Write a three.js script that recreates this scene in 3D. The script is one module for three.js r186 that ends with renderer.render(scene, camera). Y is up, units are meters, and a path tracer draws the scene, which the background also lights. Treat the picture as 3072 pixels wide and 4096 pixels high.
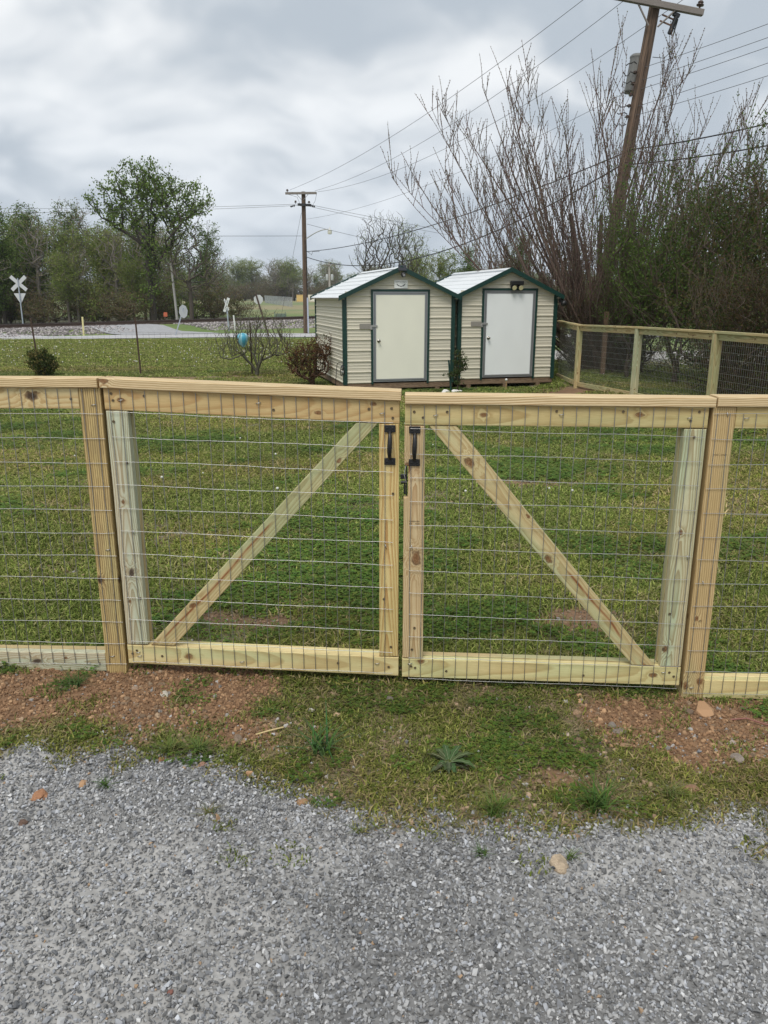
import * as THREE from 'three';
import { mergeGeometries } from 'three/addons/utils/BufferGeometryUtils.js';
import { RoundedBoxGeometry } from 'three/addons/geometries/RoundedBoxGeometry.js';
import { ConvexGeometry } from 'three/addons/geometries/ConvexGeometry.js';

// ------------------------------------------------------------------ camera, sky, sun, exposure
const scene = new THREE.Scene();
const camera = new THREE.PerspectiveCamera(66.4, 0.75, 0.05, 4000);
camera.position.set(0, 1.63, 0);
camera.rotation.set(THREE.MathUtils.degToRad(-15.3), 0, 0);
const renderer = new THREE.WebGLRenderer({ antialias: true });
renderer.toneMapping = THREE.LinearToneMapping;
renderer.toneMappingExposure = 1.42;
renderer.shadowMap.enabled = true;

const V3 = (x, y, z) => new THREE.Vector3(x, y, z);
const clamp = (x, a = 0, b = 1) => Math.min(b, Math.max(a, x));
const mix = (a, b, t) => a + (b - a) * t;
const sstep = (a, b, x) => { const t = clamp((x - a) / (b - a)); return t * t * (3 - 2 * t); };
function rng(seed) { let s = seed | 0; return () => { s = (s + 0x6d2b79f5) | 0; let t = Math.imul(s ^ (s >>> 15), 1 | s); t = (t + Math.imul(t ^ (t >>> 7), 61 | t)) ^ t; return ((t ^ (t >>> 14)) >>> 0) / 4294967296; }; }
function hash(ix, iy, k = 0) { let h = Math.imul(ix, 374761393) + Math.imul(iy, 668265263) + Math.imul(k, 1442695041); h = Math.imul(h ^ (h >>> 13), 1274126177); return ((h ^ (h >>> 16)) >>> 0) / 4294967296; }
function vnoise(x, y, k = 0) {
  const ix = Math.floor(x), iy = Math.floor(y); let fx = x - ix, fy = y - iy; fx = fx * fx * (3 - 2 * fx); fy = fy * fy * (3 - 2 * fy);
  return mix(mix(hash(ix, iy, k), hash(ix + 1, iy, k), fx), mix(hash(ix, iy + 1, k), hash(ix + 1, iy + 1, k), fx), fy);
}
function fbm(x, y, o = 4, k = 0) { let s = 0, a = 0.5, n = 0; for (let i = 0; i < o; i++) { s += a * vnoise(x, y, k + i * 7); n += a; x = x * 2.03 + 11.3; y = y * 2.03 + 5.7; a *= 0.5; } return s / n; }

{ // overcast sky: layered grey cloud, a little bluer and darker towards the horizon
  const W = 2048, H = 1024, d = new Float32Array(W * H * 4);
  for (let r = 0; r < H; r++) {
    const el = ((r + 0.5) / H - 0.5) * Math.PI, y = Math.sin(el), ce = Math.cos(el);
    for (let c = 0; c < W; c++) {
      const az = ((c + 0.5) / W - 0.5) * 2 * Math.PI, x = Math.cos(az) * ce, z = Math.sin(az) * ce, i = (r * W + c) * 4;
      const k = 1 / (Math.max(y, 0) + 0.34), px = x * k * 1.25, pz = z * k * 1.25, py = y * 1.6;
      const wx = fbm(px * 1.5 + 4 + py, pz * 1.5, 4, 90) - 0.5, wz = fbm(px * 1.5, pz * 1.5 + 9 - py, 4, 140) - 0.5;
      const big = fbm(px * 1.1 + wx * 1.2 + 3.1, pz * 1.1 + wz * 1.2 + 1.7, 4, 3), billow = 1 - Math.abs(2 * fbm(px * 2.4 + wx * 1.8 + 7, pz * 2.4 + wz * 1.8 - py, 5, 40) - 1), fine = fbm(px * 7 + wx * 3, pz * 7 + wz * 3, 4, 60);
      const t = sstep(0.43, 0.80, big * 0.62 + billow * 0.36 + (fine - 0.5) * 0.24), low = 1 - sstep(0.0, 0.3, y), hi = sstep(0.4, 1, y);
      const dark = [0.36, 0.405, 0.455], lit = [0.66, 0.678, 0.694], hor = [0.435, 0.49, 0.555];
      for (let q = 0; q < 3; q++) d[i + q] = mix(mix(dark[q], lit[q], t), hor[q] * mix(0.9, 1.12, t), low * 0.6) * mix(1, 1.2, hi);
      d[i + 3] = 1;
      if (y < 0) { const g = 0.22; d[i] = g * 0.95; d[i + 1] = g; d[i + 2] = g * 0.9; }
    }
  }
  const t = new THREE.DataTexture(d, W, H, THREE.RGBAFormat, THREE.FloatType);
  t.mapping = THREE.EquirectangularReflectionMapping; t.magFilter = THREE.LinearFilter; t.minFilter = THREE.LinearFilter; t.needsUpdate = true;
  scene.background = t; scene.environment = t;
}
const sun = new THREE.DirectionalLight(new THREE.Color(1, 0.955, 0.88), 1.5);
sun.name = 'sun'; sun.position.set(-6, 30, 10); sun.target.position.set(0, 0, -8); sun.castShadow = true; sun.shadow.radius = 44;
sun.shadow.mapSize.set(2048, 2048); Object.assign(sun.shadow.camera, { left: -45, right: 45, top: 60, bottom: -40, near: 1, far: 160 });
scene.add(sun, sun.target);
scene.fog = new THREE.FogExp2(new THREE.Color(0.80, 0.86, 0.92), 0.0003);

// ------------------------------------------------------------------ naming helpers
const used = new Map();
function numbered(n) { const k = used.get(n) || 0; used.set(n, k + 1); return k ? n + '_' + String(k).padStart(3, '0') : n; }
function tag(o, label, category, group, kind) { o.userData.label = label; o.userData.category = category; if (group) o.userData.group = group; if (kind) o.userData.kind = kind; return o; }
function thing(name, label, category, pos = [0, 0, 0], ry = 0, group, kind) {
  const g = new THREE.Group(); g.name = numbered(name); g.position.set(...pos); g.rotation.y = ry; tag(g, label, category, group, kind); scene.add(g); return g;
}
function mesh(name, geo, mat, parent, pos, rot) {
  const m = new THREE.Mesh(geo, mat); m.castShadow = m.receiveShadow = true;
  if (pos) m.position.set(...pos); if (rot) m.rotation.set(...rot);
  if (parent) { m.name = name; if (/_wires$|^wire_(mesh|netting|panel)$/.test(name)) m.userData.kind = 'stuff'; parent.add(m); } else { m.name = numbered(name); scene.add(m); }
  return m;
}
const ORD = ['first', 'second', 'third', 'fourth', 'fifth', 'sixth', 'seventh', 'eighth', 'ninth', 'tenth', 'eleventh', 'twelfth', 'thirteenth', 'fourteenth', 'fifteenth', 'sixteenth', 'seventeenth', 'eighteenth', 'nineteenth', 'twentieth'];
const std = (r, g, b, rough = 0.8, extra = {}) => { const m = new THREE.MeshStandardMaterial({ roughness: rough, ...extra }); m.color.setRGB(r, g, b); return m; };
const vcol = (rough = 0.9, extra = {}) => new THREE.MeshStandardMaterial({ color: 0xffffff, vertexColors: true, roughness: rough, ...extra });
const leafMat = (tr = 0.3) => new THREE.MeshPhysicalMaterial({ color: 0xffffff, vertexColors: true, roughness: 0.9, transmission: tr, thickness: 0, side: THREE.DoubleSide, specularIntensity: 0.15 });

// mesh builder: tubes, quads, boxes with colours
class MB {
  constructor() { this.p = []; this.n = []; this.c = []; this.i = []; }
  vert(x, y, z, nx, ny, nz, c) { this.p.push(x, y, z); this.n.push(nx, ny, nz); this.c.push(c[0], c[1], c[2]); return this.p.length / 3 - 1; }
  tube(pts, rad, sides = 4, c = [1, 1, 1]) {
    const n = pts.length, up = V3(0, 1, 0), t = V3(), a = V3(), b = V3(), q = V3(); let prev = -1;
    for (let k = 0; k < n; k++) {
      t.subVectors(pts[Math.min(n - 1, k + 1)], pts[Math.max(0, k - 1)]).normalize();
      if (k === 0) { up.set(0, 1, 0); if (Math.abs(t.y) > 0.9) up.set(1, 0, 0); a.crossVectors(t, up).normalize(); } else { a.addScaledVector(t, -a.dot(t)).normalize(); }
      b.crossVectors(t, a);
      const r = typeof rad === 'number' ? rad : Array.isArray(rad) ? rad[k] : rad(k / (n - 1)), first = this.p.length / 3;
      for (let s = 0; s < sides; s++) { const w = (s / sides) * Math.PI * 2; q.set(0, 0, 0).addScaledVector(a, Math.cos(w)).addScaledVector(b, Math.sin(w)); this.vert(pts[k].x + q.x * r, pts[k].y + q.y * r, pts[k].z + q.z * r, q.x, q.y, q.z, c); }
      if (k) for (let s = 0; s < sides; s++) { const s2 = (s + 1) % sides; this.i.push(prev + s, first + s2, first + s, prev + s, prev + s2, first + s2); }
      prev = first;
    }
    return this;
  }
  quad(a, b, c, d, col) {
    const n = V3().subVectors(b, a).cross(V3().subVectors(d, a)).normalize(), o = this.p.length / 3;
    for (const v of [a, b, c, d]) this.vert(v.x, v.y, v.z, n.x, n.y, n.z, col);
    this.i.push(o, o + 1, o + 2, o, o + 2, o + 3); return this;
  }
  tri(a, b, c, col) { const n = V3().subVectors(b, a).cross(V3().subVectors(c, a)).normalize(), o = this.p.length / 3; for (const v of [a, b, c]) this.vert(v.x, v.y, v.z, n.x, n.y, n.z, col); this.i.push(o, o + 1, o + 2); return this; }
  // leaf: pointed quad lying along dir
  leaf(px, py, pz, dx, dy, dz, len, wid, roll, col) {
    const D = V3(dx, dy, dz).normalize(), S = V3(0, 1, 0).cross(D); if (S.lengthSq() < 1e-4) S.set(1, 0, 0); S.normalize().applyAxisAngle(D, roll);
    const P = V3(px, py, pz), m = P.clone().addScaledVector(D, len * 0.5);
    return this.quad(P, m.clone().addScaledVector(S, wid / 2), P.clone().addScaledVector(D, len), m.clone().addScaledVector(S, -wid / 2), col);
  }
  geo() { const g = new THREE.BufferGeometry(); g.setAttribute('position', new THREE.Float32BufferAttribute(this.p, 3)); g.setAttribute('normal', new THREE.Float32BufferAttribute(this.n, 3)); g.setAttribute('color', new THREE.Float32BufferAttribute(this.c, 3)); g.setIndex(this.i); return g; }
}
function xf(geo, pos = [0, 0, 0], rot = [0, 0, 0], scale = [1, 1, 1]) { return geo.applyMatrix4(new THREE.Matrix4().compose(V3(...pos), new THREE.Quaternion().setFromEuler(new THREE.Euler(...rot)), V3(...scale))); }
function flip(g) { const q = g.index ? g.toNonIndexed() : g, p = q.attributes.position; for (let i = 0; i < p.count; i += 3) { const t = [p.getX(i), p.getY(i), p.getZ(i)]; p.setXYZ(i, p.getX(i + 1), p.getY(i + 1), p.getZ(i + 1)); p.setXYZ(i + 1, ...t); } q.computeVertexNormals(); return q; }
function merged(list) { return mergeGeometries(list.map((g) => { const q = g.index ? g.toNonIndexed() : g; for (const k of Object.keys(q.attributes)) if (!['position', 'normal', 'uv'].includes(k)) q.deleteAttribute(k); return q; })); }
const box = (x0, y0, z0, x1, y1, z1) => new THREE.BoxGeometry(x1 - x0, y1 - y0, z1 - z0).translate((x0 + x1) / 2, (y0 + y1) / 2, (z0 + z1) / 2);
const rbox = (x0, y0, z0, x1, y1, z1, r = 0.004) => new RoundedBoxGeometry(x1 - x0, y1 - y0, z1 - z0, 2, Math.min(r, (x1 - x0) / 2.1, (y1 - y0) / 2.1, (z1 - z0) / 2.1)).translate((x0 + x1) / 2, (y0 + y1) / 2, (z0 + z1) / 2);
const cyl = (r0, r1, h, n = 12) => new THREE.CylinderGeometry(r1, r0, h, n).translate(0, h / 2, 0);

// ------------------------------------------------------------------ terrain
const RA = [-21.5, -45.6], RD = [0.6, -0.8], RN = [0.8, 0.6];         // railway: a point, its direction, its side towards the yard
const railSide = (x, z) => (x - RA[0]) * RN[0] + (z - RA[1]) * RN[1];
const railAlong = (x, z) => (x - RA[0]) * RD[0] + (z - RA[1]) * RD[1];
const RAILTOP = 0.10;
function baseH(x, z) {
  const d = -z, t = clamp((d - 3.3) / 15);
  let h = -0.40 * (0.5 * t + 0.5 * t * t * (3 - 2 * t));
  h += -0.028 * clamp(x, -2.5, 2.5) * sstep(1.2, 2.9, d) * (1 - sstep(4, 9, d));
  h += 0.21 * sstep(3.3, 5.2, x) * sstep(8, 14, d) * (1 - sstep(26, 36, d));
  h += sstep(75, 260, d) * 1.15;
  h += (vnoise(x * 1.7, z * 1.7, 5) - 0.5) * 0.03 * sstep(2.4, 3, d) + (vnoise(x * 6, z * 6, 6) - 0.5) * 0.012;
  return h;
}
function height(x, z) {
  let h = baseH(x, z);
  if (z < -25) { const s = railSide(x, z), k = s > 0 ? 1 - sstep(1.9, 4.6, s) : 1 - sstep(4.5, 8, -s); h = mix(h, RAILTOP - 0.17, k); }
  return h;
}
const EDGE = [[-3, -2.5], [-1.407, -2.526], [-1.17, -2.571], [-0.9, -2.53], [-0.695, -2.526], [-0.45, -2.38], [-0.2, -2.243], [-0.045, -2.206], [0.104, -2.137], [0.32, -2.115], [0.477, -2.16], [0.712, -2.2], [0.84, -2.137], [1.03, -2.255], [1.256, -2.206], [3, -2.2]];
function edgeZ(x) { for (let i = 1; i < EDGE.length; i++) if (x < EDGE[i][0]) { const [a, b] = [EDGE[i - 1], EDGE[i]]; return mix(a[1], b[1], (x - a[0]) / (b[0] - a[0])); } return -2.2; }
const gravelAmount = (x, z) => sstep(-0.10, 0.06, z - edgeZ(x) + (fbm(x * 7, z * 7, 3, 61) - 0.5) * 0.26);        // 1: gravel
const ell = (x, z, cx, cz, rx, rz) => 1 - Math.hypot((x - cx) / rx, (z - cz) / rz);
function dirtAmount(x, z) {
  const n = (fbm(x * 5.5, z * 5.5, 4, 71) - 0.5) * 1.7;
  let a = Math.max(ell(x, z, -0.98, -2.93, 0.62, 0.42), ell(x, z, -1.55, -2.85, 0.45, 0.35), ell(x, z, 1.30, -2.80, 0.52, 0.36), ell(x, z, 1.75, -2.75, 0.5, 0.5), ell(x, z, -0.62, -2.70, 0.28, 0.22) - 0.1, ell(x, z, 0.62, -2.43, 0.2, 0.1) - 0.3);
  if (z > -3) a -= 0.27 * (1 - sstep(0.05, 0.17, Math.abs(z - edgeZ(x) + 0.07)));
  a = Math.max(a, ell(x, z, -0.75, -3.75, 0.5, 0.3) - 0.36, ell(x, z, 1.05, -3.85, 0.5, 0.35) - 0.42, ell(x, z, 1.6, -7.4, 0.9, 0.3) - 0.4, ell(x, z, 4.0, -17.0, 0.8, 1.0), ell(x, z, 4.6, -14.4, 0.5, 0.6));
  a = Math.max(a, ell(x, z, -6.2, -20.6, 2.2, 0.45), ell(x, z, -3.9, -21, 1.6, 0.6) - 0.1);
  return sstep(-0.06, 0.22, a + n * 0.45);
}
const bareAmount = (x, z) => sstep(0.60, 0.70, fbm(x * 1.1 + 40, z * 1.1, 4, 83)) * sstep(2.4, 3, -z) * (1 - sstep(12, 26, -z) * 0.7);
const dryAmount = (x, z) => clamp(sstep(0.42, 0.68, fbm(x * 0.75 + 9, z * 0.6, 4, 97)) * 0.8 + (1 - sstep(0.12, 0.42, Math.abs(z - edgeZ(x) + 0.1))) * 0.75 * sstep(0.3, 0.55, fbm(x * 4 + 5, z * 4, 3, 171)) * (z > -3 ? 1 : 0));

const noiseTex = (() => {
  const N = 512, a = new Uint8Array(N * N * 4), r = rng(5);
  const per = (x, y, f, k) => { const ix = Math.floor(x * f), iy = Math.floor(y * f); let fx = x * f - ix, fy = y * f - iy; fx = fx * fx * (3 - 2 * fx); fy = fy * fy * (3 - 2 * fy); const q = (i, j) => hash(((i % f) + f) % f, ((j % f) + f) % f, k); return mix(mix(q(ix, iy), q(ix + 1, iy), fx), mix(q(ix, iy + 1), q(ix + 1, iy + 1), fx), fy); };
  for (let y = 0; y < N; y++) for (let x = 0; x < N; x++) {
    let s = 0, w = 0; for (const [f, am] of [[8, 0.5], [16, 0.5], [32, 0.6], [64, 0.8], [128, 1], [256, 1]]) { s += am * per(x / N, y / N, f, f); w += am; }
    const v = clamp(0.5 + (s / w - 0.5) * 2.3), i = (y * N + x) * 4; a[i] = a[i + 1] = a[i + 2] = Math.round(255 * mix(0.62, 1, v)); a[i + 3] = 255;
  }
  const t = new THREE.DataTexture(a, N, N); t.wrapS = t.wrapT = THREE.RepeatWrapping; t.magFilter = THREE.LinearFilter; t.needsUpdate = true; return t;
})();
function axis(fine, from, to, limit, grow) { const a = []; for (let v = from; v <= to + 1e-6; v += fine) a.push(v); let s = fine, v = to; while (v < limit) { s *= grow; v += s; a.push(v); } return a; }
{
  const pos = axis(0.06, 0, 2.4, 600, 1.075), xs = [...pos.slice(1).map((v) => -v).reverse(), ...pos], zs = [4, 2.5, 1.2, 0.5, 0, ...axis(0.06, 0.3, 4.2, 600, 1.045)].map((v, i) => (i < 4 ? v : -v));
  const P = [], C = [], U = [], I = [], nx = xs.length, grey = [0.23, 0.228, 0.226], lawn = [0.135, 0.15, 0.055], dirt = [0.235, 0.137, 0.074];
  for (const z of zs) for (const x of xs) {
    P.push(x, height(x, z), z); U.push(x / 2.2, z / 2.2);
    const d = -z, n = fbm(x * 0.35, z * 0.25, 4, 21), n2 = fbm(x * 3, z * 3, 3, 31);
    let c = lawn.map((v, k) => mix(v, [0.20, 0.16, 0.09][k], Math.max(sstep(0.45, 0.7, n2) * 0.7, d < 3.2 ? 0.8 : 0)));
    const far = sstep(20, 34, d), fieldc = [0.14, 0.215, 0.05].map((v, k) => mix(v, [0.21, 0.25, 0.075][k], sstep(0.4, 0.66, n)));
    c = c.map((v, k) => mix(v, fieldc[k], far));
    const back = sstep(90, 125, d), tan = [0.33, 0.27, 0.15].map((v, k) => mix(v, [0.19, 0.23, 0.09][k], sstep(0.42, 0.6, fbm(x * 0.06, z * 0.05, 4, 25))));
    c = c.map((v, k) => mix(v, tan[k], back * 0.85));
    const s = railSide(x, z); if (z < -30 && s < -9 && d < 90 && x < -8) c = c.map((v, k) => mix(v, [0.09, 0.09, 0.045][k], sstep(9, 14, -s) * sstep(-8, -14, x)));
    const b = bareAmount(x, z); c = c.map((v, k) => mix(v, [0.21, 0.18, 0.10][k] * mix(0.7, 1.25, n2), b * 0.55));
    const di = dirtAmount(x, z); c = c.map((v, k) => mix(v, dirt[k] * mix(0.8, 1.2, n2), di));
    const g = gravelAmount(x, z) * (z > -3 ? 1 : 0), dust = sstep(0.47, 0.66, fbm(x * 1.6 + z * 0.8 + 3, z * 1.3 - x * 0.5, 4, 51));
    c = c.map((v, k) => mix(v, mix(grey[k], [0.43, 0.42, 0.405][k], dust), g));
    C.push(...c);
  }
  for (let j = 0; j < zs.length - 1; j++) for (let i = 0; i < nx - 1; i++) { const a = j * nx + i, b = a + 1, c = a + nx, e = c + 1; I.push(a, b, e, a, e, c); }
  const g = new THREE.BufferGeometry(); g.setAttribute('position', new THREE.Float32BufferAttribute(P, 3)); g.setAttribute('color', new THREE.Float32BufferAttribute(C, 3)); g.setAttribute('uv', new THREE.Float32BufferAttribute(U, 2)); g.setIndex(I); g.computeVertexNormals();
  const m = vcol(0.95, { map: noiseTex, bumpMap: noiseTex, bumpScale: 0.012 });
  tag(mesh('ground', g, m), 'ground sheet of lawn soil, bare red dirt and gravel dust', 'ground', null, 'structure');
}
// a strip that follows the ground, given as rows of points across
function drape(name, rows, lift, mat, label, cat, cols = 14) {
  const P = [], U = [], I = [];
  rows.forEach(([ax, az, bx, bz], j) => { for (let i = 0; i <= cols; i++) { const t = i / cols, x = mix(ax, bx, t), z = mix(az, bz, t); P.push(x, height(x, z) + lift, z); U.push(x / 2.2, z / 2.2); if (j && i) { const a = (j - 1) * (cols + 1) + i - 1, b = a + 1, c = a + cols + 1, d = c + 1; I.push(a, b, d, a, d, c); } } });
  const g = new THREE.BufferGeometry(); g.setAttribute('position', new THREE.Float32BufferAttribute(P, 3)); g.setAttribute('uv', new THREE.Float32BufferAttribute(U, 2)); g.setIndex(I); g.computeVertexNormals();
  const n = g.attributes.normal; let up = 0; for (let i = 0; i < n.count; i++) up += n.getY(i); if (up < 0) { const ix = g.index.array; for (let i = 0; i < ix.length; i += 3) { const t = ix[i]; ix[i] = ix[i + 1]; ix[i + 1] = t; } g.computeVertexNormals(); }
  return tag(mesh(name, g, mat), label, cat, null, 'structure');
}
const asphalt = std(0.40, 0.40, 0.41, 0.92, { map: noiseTex, bumpMap: noiseTex, bumpScale: 0.01 });
const chipSeal = std(0.52, 0.51, 0.51, 0.92, { map: noiseTex, bumpMap: noiseTex, bumpScale: 0.01 });
const rowsX = (n, f) => Array.from({ length: n + 1 }, (_, i) => f(i / n));
drape('road', rowsX(90, (t) => { const x = mix(-70, 60, t), z = -40.6 - 0.085 * (x + 20) - 3.0 * sstep(-22, -9, x) + 2.4 * sstep(-5, 4, x), w = 1.55 + 0.9 * sstep(-20, -12, x) - 0.6 * sstep(-9, 2, x); return [x, z - w, x, z + w * 0.9]; }), 0.03, chipSeal, 'pale grey road running along the foot of the railway bank', 'road', 6);
drape('crossing_road', rowsX(30, (t) => [mix(-9.2, -25.8, t), mix(-46.6, -63.2, t), mix(-14.4, -29, t), mix(-44.6, -58.8, t)]), 0.05, asphalt, 'grey asphalt road crossing over the railway tracks', 'road', 10);
drape('gravel_drive', rowsX(40, (t) => { const x = mix(4.5, 40, t); return [x, -28.5 - 0.05 * x, x, -22.6 + 0.04 * x]; }), 0.02, std(0.42, 0.40, 0.37, 0.95, { map: noiseTex, bumpMap: noiseTex, bumpScale: 0.02 }), 'pale gravel drive seen through the rear fence', 'drive', 6);

// ------------------------------------------------------------------ wood
function woodMaps(seed, { light = [214, 190, 142], dark = [168, 124, 70], ring = 0.0052, pith = [0.03, -0.03], drift = 0.02, knots = [], green = 0.1, streaks = [], soil = 0 } = {}) {
  const W = 1024, H = 256, LEN = 1.3, a = new Uint8Array(W * H * 4), bm = new Uint8Array(W * H * 4), r = rng(seed * 77 + 3), ph = r() * 50;
  for (let row = 0; row < H; row++) for (let col = 0; col < W; col++) {
    let x = (col / W) * LEN, y, z, end = false;
    if (row < 144) { y = (row / 143) * 0.089; z = 0; } else if (row < 208) { y = 0; z = ((row - 144) / 63) * 0.038; } else { end = true; z = ((row - 208) / 47) * 0.038; y = (col / 70) * 0.089; x = 0.3; }
    const wob = (fbm(x * 2.2 + ph, seed, 3, 11) - 0.5) * 0.03 + (vnoise(x * 9 + ph, y * 30, 13) - 0.5) * 0.003;
    let R = Math.hypot(y - 0.0445 - pith[0], z - pith[1]) + wob + drift * x, knot = 0, rim = 0, deep = 0;
    for (const [kx, ky, kr, hole] of knots) { const dx = (x - kx) / 1.6, dy = row < 144 ? y - ky : (row < 208 && ky < 0.02 ? z * 0.8 + ky : 1), q0 = Math.hypot(dx, dy) / (kr * 0.88); let q = q0; if (q < 6) { q *= 1 + (fbm(x * 60 + kx * 9, y * 90, 3, 43) - 0.5) * 0.7; R += 0.022 * (kr / 0.015) * Math.exp(-q * q * 0.28); knot = Math.max(knot, sstep(1.12, 0.5, q)); if (hole && q < 1.2) deep = 1; if (q < 1.35) rim = Math.max(rim, (1 - Math.abs(q - 0.92) * 3.4) * vnoise(x * 90, y * 120, 47) * 1.3); } }
    let s = (R / ring) % 1; if (s < 0) s += 1;
    let late = s < 0.62 ? Math.pow(s / 0.62, 2.6) * 0.55 : s < 0.9 ? mix(0.55, 1, (s - 0.62) / 0.28) : 1 - (s - 0.9) / 0.1;
    const patch = fbm(x * 3 + ph, y * 25, 3, 17), fibre = vnoise(x * 40 + ph, (y + z) * 1900, 19) - 0.5;
    late *= mix(0.45, 1.05, patch);
    let c = [0, 1, 2].map((k) => mix(light[k] * 0.965 + [0, 1, 2][k], dark[k] + [-8, -6, -2][k], late) + fibre * 22 + (patch - 0.5) * 26);
    const gr = green * sstep(0.4, 0.75, fbm(x * 1.7 + ph + 20, y * 14 + z * 9, 3, 23)); c = [c[0] * (1 - 0.22 * gr), c[1] * (1 - 0.02 * gr), c[2] * (1 - 0.05 * gr) + 8 * gr];
    for (const [sx0, sx1, sy, sw] of streaks) if (x > sx0 && x < sx1 && row < 144) { const w = Math.exp(-(((y - sy - (vnoise(x * 8, seed, 29) - 0.5) * 0.012) / sw) ** 2)) * sstep(0, 0.06, Math.min(x - sx0, sx1 - x)) * mix(0.5, 1, vnoise(x * 25, 3, 31)); c = c.map((v, k) => mix(v, [120, 62, 28][k], w * 0.9)); }
    if (knot > 0) c = c.map((v, k) => mix(v, (deep ? [46, 30, 20] : [112, 74, 42])[k] + (vnoise(x * 200, y * 400, 37) - 0.5) * 60, knot * 0.8));
    if (rim > 0) c = c.map((v, k) => mix(v, [58, 36, 22][k], rim * 0.55));
    if (end) c = c.map((v, k) => mix(v, [190, 160, 112][k], 0.4));
    if (soil) { const so = soil * sstep(0.5, 0.62, fbm(x * 14, y * 90, 4, 41)) ; c = c.map((v, k) => mix(v, [96, 76, 56][k], so * 0.5)); }
    const i = (row * W + col) * 4; for (let k = 0; k < 3; k++) a[i + k] = clamp(c[k], 0, 255); a[i + 3] = 255;
    const bb = clamp(0.55 + late * 0.25 + fibre * 0.3 - knot * 0.1); bm[i] = bm[i + 1] = bm[i + 2] = bb * 255; bm[i + 3] = 255;
  }
  const mk = (d, srgb) => { const t = new THREE.DataTexture(d, W, H); t.wrapS = t.wrapT = THREE.MirroredRepeatWrapping; t.magFilter = THREE.LinearFilter; if (srgb) t.colorSpace = THREE.SRGBColorSpace; t.needsUpdate = true; return t; };
  return new THREE.MeshStandardMaterial({ map: mk(a, true), bumpMap: mk(bm), bumpScale: 0.0009, roughness: 0.78 });
}
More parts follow.
